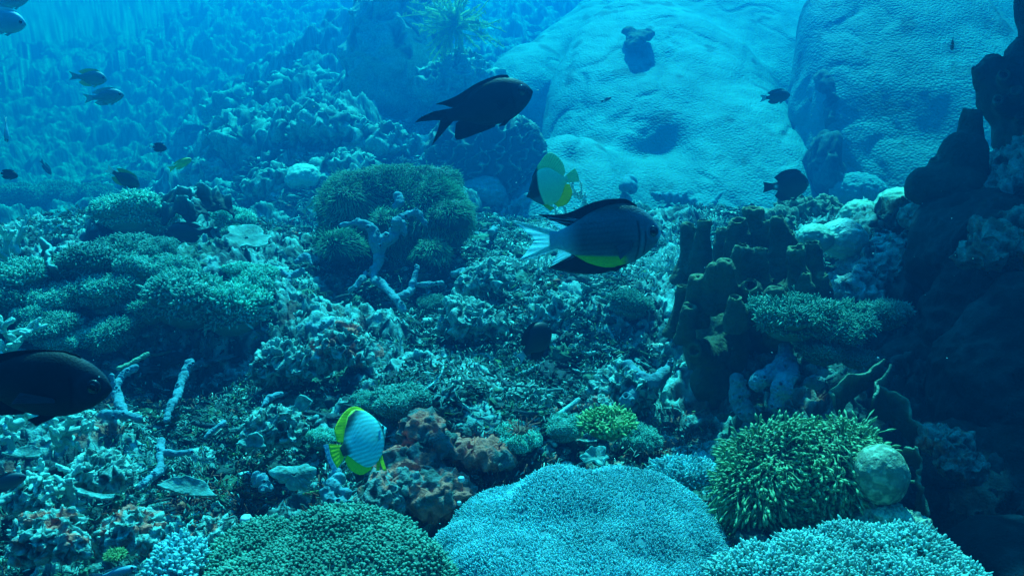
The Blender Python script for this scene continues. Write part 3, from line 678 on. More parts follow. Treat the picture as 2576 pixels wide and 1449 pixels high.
for a in ((55, 510, 3.05, 62, 0, 'soft coral cushion at the far left end of the bright ridge'), (140, 500, 3.05, 52, 1, 'rounded soft coral on the ridge crest, second from the left edge'), (205, 505, 3.1, 40, 0, 'smallest dome on the left ridge crest'), (250, 500, 3.15, 44, 2, 'pale dome on the ridge crest below the yellow tailed fish'),
          (330, 545, 2.95, 80, 1, 'broad fanned soft coral left of the dark hollow'), (385, 560, 2.9, 55, 3, 'soft coral with long fingers hanging over the dark hollow'), (585, 560, 3.0, 50, 0, 'pale cushion just below the ruffled lettuce coral'), (290, 470, 3.5, 44, 2, 'rounded soft coral behind the ridge beside the yellow tailed fish'), (360, 460, 3.6, 36, 0, 'small soft coral behind the ridge, left of the lettuce coral'),
          (230, 680, 2.42, 82, 1, 'large feathery soft coral right of the pale curved edge'), (310, 640, 2.55, 66, 0, 'soft coral bush at the upper edge of the left thicket'), (340, 690, 2.45, 62, 2, 'dense round soft coral in the middle of the left thicket'), (250, 745, 2.25, 66, 1, 'soft coral bush directly above the dark gap in the left thicket'), (315, 730, 2.3, 54, 3, 'shaggy soft coral above the large dome'),
          (395, 640, 2.6, 50, 2, 'soft coral at the top right of the left thicket'), (440, 690, 2.5, 54, 0, 'soft coral bush above the studded coral'), (470, 770, 2.25, 105, 1, 'largest domed soft coral, overhanging the dark hollow'), (375, 790, 2.2, 46, 3, 'shaggy soft coral at the left end of the large dome'), (590, 790, 2.3, 90, 3, 'wide shaggy soft coral right of the large dome'), (640, 720, 2.45, 58, 1, 'soft coral bush at the right end of the left thicket'),
          (65, 720, 2.1, 85, 1, 'wide soft coral at the left edge above the near black fish'), (140, 760, 2.05, 62, 0, 'soft coral bush beside the left edge thicket'), (25, 770, 1.95, 66, 3, 'shaggy soft coral cut by the left edge'), (90, 800, 1.92, 52, 2, 'round soft coral above the back of the near black fish'), (130, 835, 1.85, 62, 1, 'soft coral fan above the head of the near black fish'), (150, 870, 1.82, 46, 0, 'lowest soft coral of the clump over the near black fish'),
          (215, 850, 1.9, 36, 2, 'small separate soft coral tuft in the dark gap'), (275, 850, 1.9, 58, 3, 'spiky soft coral standing alone in the dark gap'), (322, 772, 2.1, 26, 1, 'tiny soft coral tuft at the edge of the dark gap'), (330, 820, 2.0, 40, 0, 'soft coral tuft right of the spiky one'), (275, 790, 2.05, 26, 2, 'little soft coral sprout above the spiky one')):
    soft(*a)
for a in ((600, 690, 2.55, 38, 2, 'low round soft coral near the thin blue sponge branch'), (510, 620, 2.9, 40, 0, 'soft coral cushion below the dark fish in the hollow'), (590, 595, 2.95, 34, 3, 'small bushy soft coral left of the pale round plate')): soft(*a)
for a in ((1010, 1020, 1.68, 75, 0, 'fluffy teal soft coral behind the striped butterflyfish'), (920, 1015, 1.7, 36, 1, 'small fluffy coral just above the butterflyfish back fin'), (1420, 1085, 1.55, 55, 2, 'low dark fuzzy coral with tiny pale dots behind the blue leather coral'), (1300, 1110, 1.5, 60, 0, 'low dark fuzzy coral with red twigs on it'), (1600, 1110, 1.5, 62, 0, 'dull green fuzzy coral right of the yellow green bush coral'), (1580, 775, 2.2, 58, 3, 'pale cone shaped bushy coral in the right rubble'),
          (810, 1110, 1.55, 45, 1, 'fuzzy teal coral left of the butterflyfish'), (1090, 770, 2.4, 40, 1, 'soft coral tuft right of the blue rope sponge foot'), (700, 960, 1.85, 50, 3, 'green shaggy turf coral above the short blue sponge')):
    soft(*a, group='fuzzy corals on the rubble')
SOFT.append(bush(40, 9, 0.006, .0016, .0034, 26000, m=M_SOFT_T, flat=.55)); 
for a in ((1990, 810, 1.62, 110, 4, 'wide fuzzy green soft coral below the tube sponge'), (2110, 830, 1.62, 90, 4, 'fuzzy green soft coral in the middle of the shelf right of the tube sponge'), (2220, 800, 1.66, 72, 4, 'fuzzy green soft coral at the right end of the shelf'), (2060, 890, 1.60, 64, 4, 'drooping fuzzy soft coral under the edge of the shelf'), (2150, 905, 1.6, 50, 4, 'lowest drooping fuzzy tuft under the shelf')):
    soft(*a, group='fuzzy soft corals on the right shelf')
# small domed stony corals
def dome(px, py, d, r, label, m, cells=0, group='small domed corals', flat=.8, seed=1, name='dome_coral', knob=.10, f=4.5):
    V, F = ico(5); V = V.copy(); V *= 1 + .10 * fbm(V, 1.2, 3, seed)[:, None]
    V += V * (knob * (.5 - worley(V, f, seed)))[:, None]
    d = far(px, py + r * .5, d); R = m_of(r, d); p = at(px, py, d)
    o = mk(name, V * np.array((R, R, R * flat), np.float32), F, m, None, np.ones((len(V), 3))); o.location = p
    return tag(o, label, 'dome coral', group)
M_DOME = mat('dome_coral_skin', (.16, .40, .32), (.30, .55, .45), 40, .7, .3, 200, attr=True)
M_DOMEP = mat('pale_dome_skin', (.36, .60, .56), (.5, .74, .68), 30, .75, .4, 160, cells=150, attr=True)
for a in ((2050, 600, 2.15, 46, 'smooth green dome coral right behind the tube sponge', M_DOME), (2165, 545, 2.45, 52, 'round bumpy green dome coral below the shaded boulder coral', M_DOME), (2090, 580, 2.4, 24, 'small knob coral between the two green domes', M_DOME), (2260, 520, 2.6, 60, 'bushy pale green dome against the shaded boulder coral', M_DOME), (2160, 490, 3.3, 70, 'broad blue dome at the foot of the shaded boulder coral', M_BOULDER),
          (2120, 600, 2.2, 62, 'pale dome coral with radiating ridges on the right', M_DOMEP), (1215, 490, 3.6, 58, 'smooth small boulder coral right of the large green mound', M_BOULDER), (765, 450, 4.3, 46, 'pale dome coral below the far slope', M_DOMEP), (545, 700, 2.45, 46, 'studded dome coral in the left thicket', M_DOMEP), (420, 705, 2.4, 40, 'small studded dome coral left of the other studded one', M_DOMEP), (1470, 690, 2.8, 34, 'small dome under the belly of the striped damselfish', M_DOME)):
    dome(*a, seed=int(a[0]) % 97)
def ridge_brain():
    V, F = ico(7); V = V.copy(); V *= 1 + .12 * fbm(V, 1.2, 3, 4)[:, None]
    Q = V + .18 * np.stack([perlin(V, 2.5, s) for s in (1, 2, 3)], 1)
    r = 1 - np.abs(perlin(Q, 5.2, 9)) * 6.0; r = np.clip(r, 0, 1)
    V *= 1 + .11 * r[:, None] ** .7
    _d = far(1225, 480, 5); p = at(1225, 400, _d); R = _d / 4.15 * np.array((.27, .25, .25), np.float32)
    c = np.array((.03, .08, .09)) + np.array((.4, .55, .45)) * (r ** 3)[:, None]
    o = mk('brain_coral', V * R, F, M_CRUST, None, c); o.location = p
    tag(o, 'dark brain coral with winding pale ridges below the big black fish', 'brain coral')
ridge_brain()
# thin branching stony corals
def branches(name, p0, size, label, cat, m, depth=4, r=.008, spread=.6, up=(0, 0, 1), seed=0, kids=3, knob=0.0, group=None, tip=(1.3, 1.3, 1.3), n0=5, lenf=.72, flat=1.0):
    rng = np.random.default_rng(seed); mb = MB(); up = np.array(up, float)
    def grow(p, d, L, r, lev):
        d = d / np.linalg.norm(d); q = p + d * L
        n = 7; t = np.linspace(0, 1, n)[:, None]; b = rng.normal(size=3) * .16 * L
        path = p + d * L * t + b * t * (1 - t) * 2
        V, Q, T = tube(path, np.linspace(r, r * .72, n), 7)
        V = V + (rng.normal(size=V.shape) * r * .08)
        g = 1.0 - .12 * lev; mb.add(V, Q, T, (g * tip[0] if lev == 0 else .9, g * tip[1] if lev == 0 else .9, g * tip[2] if lev == 0 else .9))
        if knob:
            k = int(12 * L / (r * 6)) + 4; tt = rng.uniform(.1, 1, k)
            P = p + d * L * tt[:, None] + b * (tt * (1 - tt) * 2)[:, None]; D = rng.normal(size=(k, 3)); D -= d * (D @ d)[:, None] * .6; D /= np.linalg.norm(D, axis=1)[:, None]
            X, Qq, Tt, C = fingers(P + D * r * .6, D + d * .5, knob, r * .5, ((0, 1), (.7, .8), (1, .5)), 4); mb.add(X, Qq, Tt, C * 1.2)
        if lev > 0:
            for i in range(rng.integers(2, kids + 1)):
                e = d + rng.normal(size=3) * spread * np.array((1, 1, flat)) + up * .15
                s = rng.uniform(.45, 1.0); grow(p + d * L * s, e, L * lenf * rng.uniform(.8, 1.15), r * .8, lev - 1)
    for i in range(n0):
        e = up + rng.normal(size=3) * spread * 1.2 * np.array((1, 1, flat)); grow(np.zeros(3) + rng.normal(size=3) * size * .12, e, size * .45, r, depth - 2)
    o = mb.build(name, m); o.location = p0
    return tag(o, label, cat, group)
M_STAG = mat('staghorn_skin', (.15, .38, .36), (.32, .58, .54), 40, .7, .4, 250, attr=True)
M_TWIG = mat('twig_coral_skin', (.30, .52, .52), (.5, .7, .68), 40, .7, .3, 250, attr=True)
M_BUSHG = mat('yellow_bush_coral', (.13, .30, .12), (.28, .48, .18), 30, .6, attr=True)
for px, py, d, sz, r, lab, sd in ((45, 612, 2.5, .13, .010, 'thick fingered staghorn coral at the left edge below the ridge', 1), (5, 850, 1.75, .11, .0075, 'pale staghorn coral at the left edge just above the near black fish', 2), (30, 1075, 1.45, .10, .0075, 'pale staghorn thicket at the left edge under the near black fish', 3), (150, 1080, 1.5, .08, .007, 'staghorn twigs below the pointed fin of the near black fish', 4), (210, 548, 2.9, .06, .007, 'short fingered coral at the foot of the left ridge', 5), (120, 552, 2.8, .06, .008, 'stubby fingered coral under the first domes of the left ridge', 6), (70, 1200, 1.38, .07, .0065, 'twiggy coral right of the faint fish at the left edge', 8), (170, 1210, 1.36, .075, .0065, 'forked pale branch coral lying in the left rubble', 9)):
    branches('staghorn_coral', at(px, py + 25, d), sz, lab, 'staghorn coral', M_STAG, 4, r, .75, (0.1, -.1, .8), sd, 3, group='staghorn corals along the left edge', lenf=.62)
for px, py, d, sz, r, lab, sd in ((1500, 520, 3.4, .30, .0065, 'thin knobbly branching coral between the dark faced butterflyfish and the damselfish', 11), (1430, 720, 2.7, .26, .0055, 'thin branching coral thicket under the tail of the striped damselfish', 12), (1700, 590, 2.9, .18, .005, 'tiny branching coral in front of the nose of the striped damselfish', 13), (1340, 570, 3.0, .20, .005, 'twig coral left of the tail of the striped damselfish', 14), (1560, 560, 3.2, .22, .0055, 'upright twig coral behind the back of the striped damselfish', 15), (1690, 630, 2.6, .16, .004, 'tangled wiry coral right of the striped damselfish', 16), (1500, 700, 2.6, .22, .005, 'spreading twig coral below the belly of the striped damselfish', 17)):
    p = at(px, py, d); p.z = float(height(p.x, p.y)); branches('twig_coral', p, sz * 1.15, lab, 'twig coral', M_TWIG, 4, r, .7, (0, -.2, .7), sd, 4, knob=.006, group='thin branching corals around the damselfish', lenf=.7)
for px, py, d, r_, lab, sd in ((1530, 1050, 1.6, 70, 'yellow green bushy coral of short blunt fingers', 21), (1310, 1075, 1.5, 22, 'tiny red twiggy coral on the dark fuzzy mound', 22), (1290, 1400, 1.2, 0, '', 0), (290, 1390, 1.15, 26, 'small bright green tuft in the near left rubble', 23), (1920, 1400, 1.16, 30, '', 0)):
    if not lab: continue
    red = 'red' in lab
    mm = mat('red_twig_skin', (.5, .12, .09), (.66, .2, .14), 40, .7, attr=True) if red else M_BUSHG
    R = m_of(r_, d); q = MB(); n = 30 if red else 420
    rg = np.random.default_rng(sd); D = rg.normal(size=(n, 3)); D[:, 2] = np.abs(D[:, 2]) * .7 + .15; D /= np.linalg.norm(D, axis=1)[:, None]
    Pn = D * R * np.array((.85, .85, .40)); X, Q, T, C = fingers(Pn, D + rg.normal(size=D.shape) * .25, R * (.9 if red else .20), R * (.07 if red else .05), PROF_KNOB, 6, rg.normal(size=D.shape) * .4, None, 1.2, .5)
    q.add(X, Q, T, C); V, F = ico(3); q.add(V * np.array((R * .86, R * .86, R * .42)), T=F, c=(.35, .4, .35))
    o = q.build('bush_coral', mm); o.location = at(px, py + r_ * .3, d); tag(o, lab, 'bush coral')
# plates and ruffles: sheets with a thick lip
def sheet(name, fn, nu, nv, thick, m, p0, label, cat, group=None, tint=None):
    U, Vv = np.meshgrid(np.linspace(0, 1, nu), np.linspace(0, 1, nv), indexing='ij')
    X = fn(U.ravel(), Vv.ravel()).astype(np.float32)
    i = (np.arange(nu - 1)[:, None] * nv + np.arange(nv - 1)[None]).ravel(); Q = np.stack([i, i + 1, i + nv + 1, i + nv], 1)
    N = normals(X, [Q]); A, B = X + N * thick * .5, X - N * thick * .5; n = len(X)
    edge = np.concatenate([np.arange(nv), np.arange(1, nu) * nv + nv - 1, (nu - 1) * nv + np.arange(nv - 2, -1, -1), np.arange(nu - 2, 0, -1) * nv])
    e2 = np.roll(edge, -1); W = np.stack([edge, edge + n, e2 + n, e2], 1)
    c = np.ones((2 * n, 3)) if tint is None else np.tile(tint(U.ravel(), Vv.ravel(), X), (2, 1))
    o = mk(name, np.concatenate([A, B]), [np.concatenate([Q, Q[:, ::-1] + n, W])], m, None, c); o.location = p0
    return tag(o, label, cat, group)
M_PLATE = mat('plate_coral_skin', (.06, .23, .23), (.17, .40, .38), 18, .7, .5, 160, attr=True)
def plate(px, py, d, r, label, ruffle=.10, nr=7, tilt=(-.35, 0), hollow=.15, seed=0, span=6.283, a0=0, m=None, name='plate_coral', squash=.8, group=None, oval=1.0):
    d = far(px, py, d); R = m_of(r, d)
    def fn(u, v):
        a = a0 + u * span; q = .08 + .92 * v
        rr = R * q * (1 + .16 * np.sin(3 * a + seed) + .07 * np.sin(nr * a + seed * 2) + .22 * perlin(np.stack([np.cos(a) * 2, np.sin(a) * 2, 0 * a], 1), 1.3, seed + 1))
        x, y = rr * np.cos(a) * oval, rr * np.sin(a) * squash
        z = R * (hollow * q * q + ruffle * q ** 3 * np.sin(nr * a + seed)) + R * .03 * perlin(np.stack([x, y, 0 * x], 1), 2.5 / R, seed)
        return np.stack([x, y, z], 1)
    o = sheet(name, fn, 160, 24, max(.0035, R * .05), m or M_PLATE, at(px, py, d), label, 'plate coral', group, lambda u, v, X: (.75 + .5 * v ** 4)[:, None] * (1 + .6 * fbm(X, 3 / R, 3, seed))[:, None] * np.ones((1, 3)))
    o.rotation_euler = (tilt[0] * -1, tilt[1], 0)
    return o
plate(1060, 965, 1.83, 82, 'pale table coral with a wavy rim in the middle of the rubble', .12, 5, (-.32, .18), .2, 1)
plate(620, 600, 2.75, 58, 'pale round flat plate coral left of the large green mound', .03, 4, (-.45, .15), .08, 2)
plate(635, 1125, 1.52, 34, 'curled thin plate coral with a bright edge left of the butterflyfish', .22, 3, (-.6, .3), .45, 3, span=3.4, a0=.2)
plate(760, 1035, 1.66, 36, 'small curled plate in the rubble above the striped butterflyfish', .2, 3, (-.5, -.3), .5, 4, span=3.3, a0=.2)
plate(300, 630, 2.55, 40, 'thin plate coral edge catching light above the left thicket', .10, 4, (-.2, .2), .2, 5)
plate(820, 540, 3.3, 40, 'pale flat coral plate just left of the large green mound', .08, 3, (-.7, .2), .1, 6)
plate(1850, 1120, 1.5, 0.1, '', 0) if False else None
plate(240, 1240, 1.32, 30, 'small pale plate fragment lying in the left rubble', .15, 3, (-.3, .3), .3, 8, oval=1.5, span=3.0, a0=3.3)
plate(470, 1245, 1.35, 52, 'broad pale broken plate lying in the left rubble', .12, 3, (-.4, .25), .2, 9, oval=1.6, span=2.8, a0=.3)
plate(60, 1150, 1.40, 38, 'broken pale plate beneath the near black fish', .12, 3, (-.3, .1), .2, 10, oval=1.3, span=3.2, a0=.1)
plate(1500, 1150, 1.48, 32, 'swirled pale coral plate behind the blue leather coral', .16, 5, (-.5, -.1), .3, 11)
plate(740, 1195, 1.42, 50, 'rounded grey plate sponge with dark holes left of the butterflyfish', .04, 3, (-.9, .1), -.35, 12, squash=.6)
# ruffled lettuce coral: a crinkled upright ribbon over a dark hollow
def ribbon(pts, d, h, amp, fr, label, name, cat, seed, m=None, th=.006, lean=.2, n=160):
    ctr = spline([tuple(at(px, py, dd)) for px, py, dd in pts], n)
    p0 = Vector(ctr.mean(0)); L = np.linalg.norm(np.diff(ctr, axis=0), axis=1).sum()
    T = np.gradient(ctr, axis=0); T /= np.linalg.norm(T, axis=1)[:, None]; Nn = np.cross(T, (0, 0, 1.0)); Nn /= np.linalg.norm(Nn, axis=1)[:, None] + 1e-6
    def fn(u, v):
        i = np.clip((u * (n - 1)).round().astype(int), 0, n - 1)
        s = u * L; w = amp * (v ** 1.5) * (np.sin(fr * s + seed) + .5 * np.sin(fr * 2.3 * s + seed * 3))
        P = ctr[i] + np.array((0, 0, 1)) * (h * (v - 1) * (1 + .2 * np.sin(fr * .7 * s + 1)))[:, None] + Nn[i] * (w - lean * h * v)[:, None] + np.array((0, 0, 1)) * (amp * .5 * v * np.sin(fr * 1.7 * s + 2))[:, None]
        P = P + .004 * np.stack([perlin(P, 60, s) for s in (1, 2, 3)], 1) + .006 * np.stack([perlin(P, 22, s) for s in (4, 5, 6)], 1)
        return P - np.array(p0)
    return sheet(name, fn, n, 16, th, m or M_PLATE, p0, label, cat, None, lambda u, v, X: (.12 + 1.2 * v ** 5)[:, None] * np.ones((1, 3)))
ribbon([(385, 495, 2.9), (430, 472, 2.85), (480, 485, 2.8), (530, 468, 2.85), (585, 498, 2.9)], 3.1, .075, .016, 70, 'dark lettuce coral with a bright crinkled rim', 'lettuce_coral', 'lettuce coral', 1, lean=.5)
ribbon([(400, 515, 2.8), (440, 498, 2.75), (480, 508, 2.75), (520, 498, 2.8)], 3.0, .06, .014, 80, 'lower crinkled fold in front of the dark lettuce coral', 'lettuce_coral', 'lettuce coral', 2, lean=.5)
M_FOLD = mat('fold_coral_skin', (.05, .11, .07), (.16, .26, .18), 20, .7, .6, 150, attr=True)
ribbon([(2105, 1000, 1.5), (2120, 965, 1.5), (2165, 938, 1.5), (2225, 915, 1.52)], 1.5, .05, .006, 60, 'thin folded coral blade slanting up against the dark wall', 'blade_coral', 'blade coral', 3, M_FOLD, .0045, .1)
ribbon([(2225, 917, 1.5), (2205, 960, 1.48), (2190, 1000, 1.46)], 1.48, .05, .005, 60, 'yellowish coral blade standing across the folded one', 'blade_coral', 'blade coral', 5, M_FOLD, .0045, .1)
ribbon([(2200, 965, 1.48), (2250, 985, 1.47), (2290, 1050, 1.45), (2320, 1080, 1.45)], 1.47, .05, .007, 70, 'knobbly coral blade running down to the right above the flower coral', 'blade_coral', 'blade coral', 7, M_FOLD, .0045, .1)
ribbon([(2270, 1130, 1.32), (2300, 1125, 1.3), (2320, 1170, 1.3), (2310, 1230, 1.3), (2335, 1290, 1.3)], 1.3, .03, .006, 90, 'ragged green coral edge right of the round mottled sponge', 'blade_coral', 'blade coral', 8, M_FOLD, .0045, .1)
ribbon([(105, 605, 2.2), (112, 640, 2.15), (140, 668, 2.1)], 2.1, .05, .01, 40, 'pale curved coral edge glowing on the left', 'blade_coral', 'blade coral', 9, M_PLATE, .008, .1)
# feather star
def feather_star():
    rng = np.random.default_rng(3); _d = 7.0; k_ = 1.35; p = at(1142, 62, _d); mb = MB(); n = 64
    D = rng.normal(size=(n, 3)); D[:, 1] = D[:, 1] * .6 - .35; D /= np.linalg.norm(D, axis=1)[:, None]
    for i in range(n):
        L = rng.uniform(.16, .27); b = rng.normal(size=3) * .35; b -= D[i] * (b @ D[i])
        t = np.linspace(0, 1, 14)[:, None]; path = D[i] * L * t + b * L * t * t
        V, Q, T = tube(path, np.linspace(.006, .003, 14), 5); mb.add(V, Q, T, (.9, .9, .9))
        k = 60; tt = rng.uniform(.1, 1, k); P = D[i] * L * tt[:, None] + b * L * (tt ** 2)[:, None]
        sd = np.cross(D[i], rng.normal(size=3)); sd /= np.linalg.norm(sd); DD = np.where(rng.random((k, 1)) < .5, sd, -sd) + D[i] * .6
        X, Q, T, C = fingers(P, DD, .03 * (1.1 - .5 * tt), .0028, ((0, 1), (1, .4)), 3); mb.add(X, Q, T, C)
    o = thing('feather_star', p, 'bright yellow green feather star perched at the top of the slope', 'feather star')
    V, F, C = mb.arr(); V = V * k_ + np.array(p, np.float32)
    mk('arms', V, F, mat('feather_star_arm', (.75, .95, .35), (.9, .98, .5), 10, .6, attr=True, trans=.45), o, C)
    V, F = ico(3); mk('disc', V * .03 + np.array(p, np.float32), F, mat('feather_star_disc', (.3, .4, .2)), o)
feather_star()
# ------------------------------------------------------------------ sponges
def cup(mb, p, q, r0, r1, wall=.35, depth=2.0, sides=18, n=8):
    """thick walled open tube from p up to q"""
    p, q = np.array(p, float), np.array(q, float); d = q - p; L = np.linalg.norm(d); d /= L
    A, B = frame_of(d[None]); A, B = A[0], B[0]; ph = np.arange(sides) * 2 * math.pi / sides
    ri = r1 * (1 - wall); dp = min(depth * r1, L * .8)
    pr = [(0, r0)] + [(L * t, r0 + (r1 - r0) * t ** .7) for t in np.linspace(.2, 1, n)] + [(L + r1 * .12, r1 * (1 - wall * .5)), (L, ri), (L - dp * .5, ri * .9), (L - dp, ri * .55)]
    X = np.concatenate([p + d * h + r * (A * np.cos(ph)[:, None] + B * np.sin(ph)[:, None]) for h, r in pr]); m = len(pr)
    X = np.concatenate([X, [p], [p + d * (L - dp)]])
    j = np.arange(sides); j2 = (j + 1) % sides
    Q = np.concatenate([np.stack([k * sides + j, k * sides + j2, (k + 1) * sides + j2, (k + 1) * sides + j], 1) for k in range(m - 1)])
    T = np.concatenate([np.stack([j2, j, np.full(sides, m * sides)], 1), np.stack([(m - 1) * sides + j, (m - 1) * sides + j2, np.full(sides, m * sides + 1)], 1)])
    mb.add(X, Q, T)
    return p + d * (L - dp * .45), d, ri * .98
M_HOLE = mat('sponge_mouth_shade', (.006, .012, .012), (.01, .02, .02), 20, .9)  # near-black discs that paint the shade inside sponge openings
def sponge(name, bodies, cups, voxel, m, label, cat, amp=.004, f=30, seed=0, smooth=5, wall=.3, group=None, up=1, tint=None, dark=True):
    mb = MB(); holes = []
    for b in bodies: ell(mb, b[0], b[1], b[2], 3)
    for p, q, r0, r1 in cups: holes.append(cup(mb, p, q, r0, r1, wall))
    V, F = remesh(mb, voxel, smooth, up); N = normals(V, F)
    V += N * (amp * (fbm(V, f, 3, seed) + .5 * fbm(V, f * .35, 2, seed + 3)))[:, None]
    c = 1 + .3 * fbm(V, f * .5, 3, seed + 9)[:, None] + np.zeros((1, 3))
    for h, dd, r in holes:                              # paler lips round the mouths
        q = np.linalg.norm(V - (h + dd * r * .9), axis=1) / r; c *= 1 + (1.1 * np.exp(-((q - 1.25) / .35) ** 2))[:, None]
    o = thing(name, bodies[0][0] if bodies else cups[0][0], label, cat, group)
    mk('body', V, F, m, o, c)
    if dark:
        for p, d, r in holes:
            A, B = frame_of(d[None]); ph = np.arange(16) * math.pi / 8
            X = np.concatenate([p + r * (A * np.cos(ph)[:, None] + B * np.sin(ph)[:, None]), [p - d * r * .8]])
            j = np.arange(16); mk('osculum_shade', X, [np.stack([j, (j + 1) % 16, np.full(16, 16)], 1)], M_HOLE, o)
    return o
M_BROWN = mat('brown_sponge_skin', (.030, .050, .030), (.085, .115, .06), 14, .85, .7, 140, attr=True)
BD = 1.82
def C(px, py, bx, by, r1, r0=None, d=BD, dd=0.0):
    return (at(bx, by, d + .03), at(px, py, d + dd), m_of((r0 or r1 * 1.5) * 1.15, d), m_of(r1 * .92, d))
def V_(px, py, r1, h, dd, lean=0, r0=None):           # one chimney: top at the picture point, h picture pixels tall
    d = BD + dd; p = at(px + lean * h, py + h, d + h * .35 * BD / FPX)
    return (p, at(px, py, d), m_of(r0 or r1 * 2.1, BD), m_of(r1, BD))
sponge('tube_sponge', [E(1880, 800, 1.98, 140, 80, 100), E(1800, 880, 1.90, 80, 70, 100), E(1990, 780, 2.0, 80, 60, 80), E(2040, 800, 1.98, 36, 40, 70), E(1790, 975, 1.86, 50, 60, 70), E(1880, 690, 2.06, 120, 50, 80)],
       [V_(1735, 562, 19, 150, .14, -.1), V_(1772, 552, 21, 140, .10, -.1), V_(1822, 570, 24, 110, .18), V_(1857, 550, 21, 130, .06), V_(1893, 522, 28, 130, .14), V_(1930, 552, 15, 110, .12), V_(1955, 542, 20, 150, .05, .05), V_(1985, 585, 16, 120, .12, .1),
        V_(1866, 612, 19, 110, -.08), V_(1914, 618, 17, 95, -.10), V_(2003, 622, 21, 130, -.06, .05), V_(2042, 606, 20, 150, .03, .1), V_(2026, 680, 13, 110, -.09), V_(2070, 690, 14, 120, .02, .1),
        V_(1828, 655, 16, 110, -.14), V_(1800, 662, 14, 120, -.13, -.1), V_(1757, 698, 17, 120, -.10, -.1), V_(1720, 712, 18, 130, -.05, -.15), V_(1950, 720, 17, 80, -.18, 0, 34), V_(1850, 740, 16, 90, -.20, 0, 36), V_(1738, 770, 14, 100, -.12, -.2),
        C(1888, 716, 1882, 775, 20, 40, dd=-.16), C(1745, 880, 1790, 890, 19, 40, dd=-.12), C(1960, 820, 1955, 850, 12, 30, dd=-.14)],
       .0050, M_BROWN, 'big brown tube sponge cluster with many open chimneys left of the dark wall', 'tube sponge', .010, 16, 3)
M_DARKS = mat('dark_sponge_skin', (.03, .06, .05), (.06, .10, .08), 14, .85, .7, 140, attr=True)
TD = 2.02
def C2(px, py, bx, by, r1, r0, d=TD, dd=0.0): return C(px, py, bx, by, r1, r0, d, dd)
sponge('tube_sponge', [E(2390, 470, TD, 95, 70, 60), E(2340, 470, TD, 60, 50, 50), E(2420, 400, TD, 62, 50, 70)],
       [C2(2447, 276, 2420, 470, 24, 66), C2(2385, 355, 2370, 450, 14, 36), C2(2352, 398, 2350, 470, 14, 30), C2(2312, 432, 2320, 490, 14, 28)], .006, M_DARKS, 'tall dark cone shaped sponge leaning against the bright boulder coral', 'tube sponge', .005, 18, 5)
sponge('tube_sponge', [E(2530, 230, 2.2, 70, 60, 90), E(2490, 190, 2.2, 35, 40, 50), E(2560, 330, 2.2, 60, 60, 70), E(2590, 150, 2.2, 60, 60, 60)],
       [C2(2462, 165, 2490, 240, 16, 30, 2.18), C2(2495, 140, 2510, 220, 18, 34, 2.18), C2(2545, 125, 2550, 200, 20, 34, 2.2), C2(2575, 90, 2580, 170, 22, 36, 2.2), C2(2525, 185, 2545, 240, 16, 34, 2.2, -.12), C2(2555, 225, 2560, 270, 15, 34, 2.2, -.15), C2(2510, 250, 2530, 290, 14, 30, 2.2, -.12), C2(2565, 290, 2570, 340, 14, 30, 2.2, -.12)], .006, M_DARKS, 'dark lumpy sponge with many craters in the upper right corner', 'tube sponge', .006, 20, 7)
sponge('tube_sponge', [*(E(a, b, on_boulder(a, b), r * 1.0, r * 1.6, r * .55) for a, b, r in ((1600, 98, 26), (1584, 80, 20), (1618, 92, 22), (1630, 84, 18), (1592, 112, 20)))], [], .014, M_BROWN, 'dark sponge lump growing on the largest boulder coral', 'sponge', .02, 12, 9)
sponge('tube_sponge', [E(1940, 625, 1.75, 5, 5, 5)], [], .004, M_DARKS, 'tiny dark sponge knob', 'sponge') if False else None
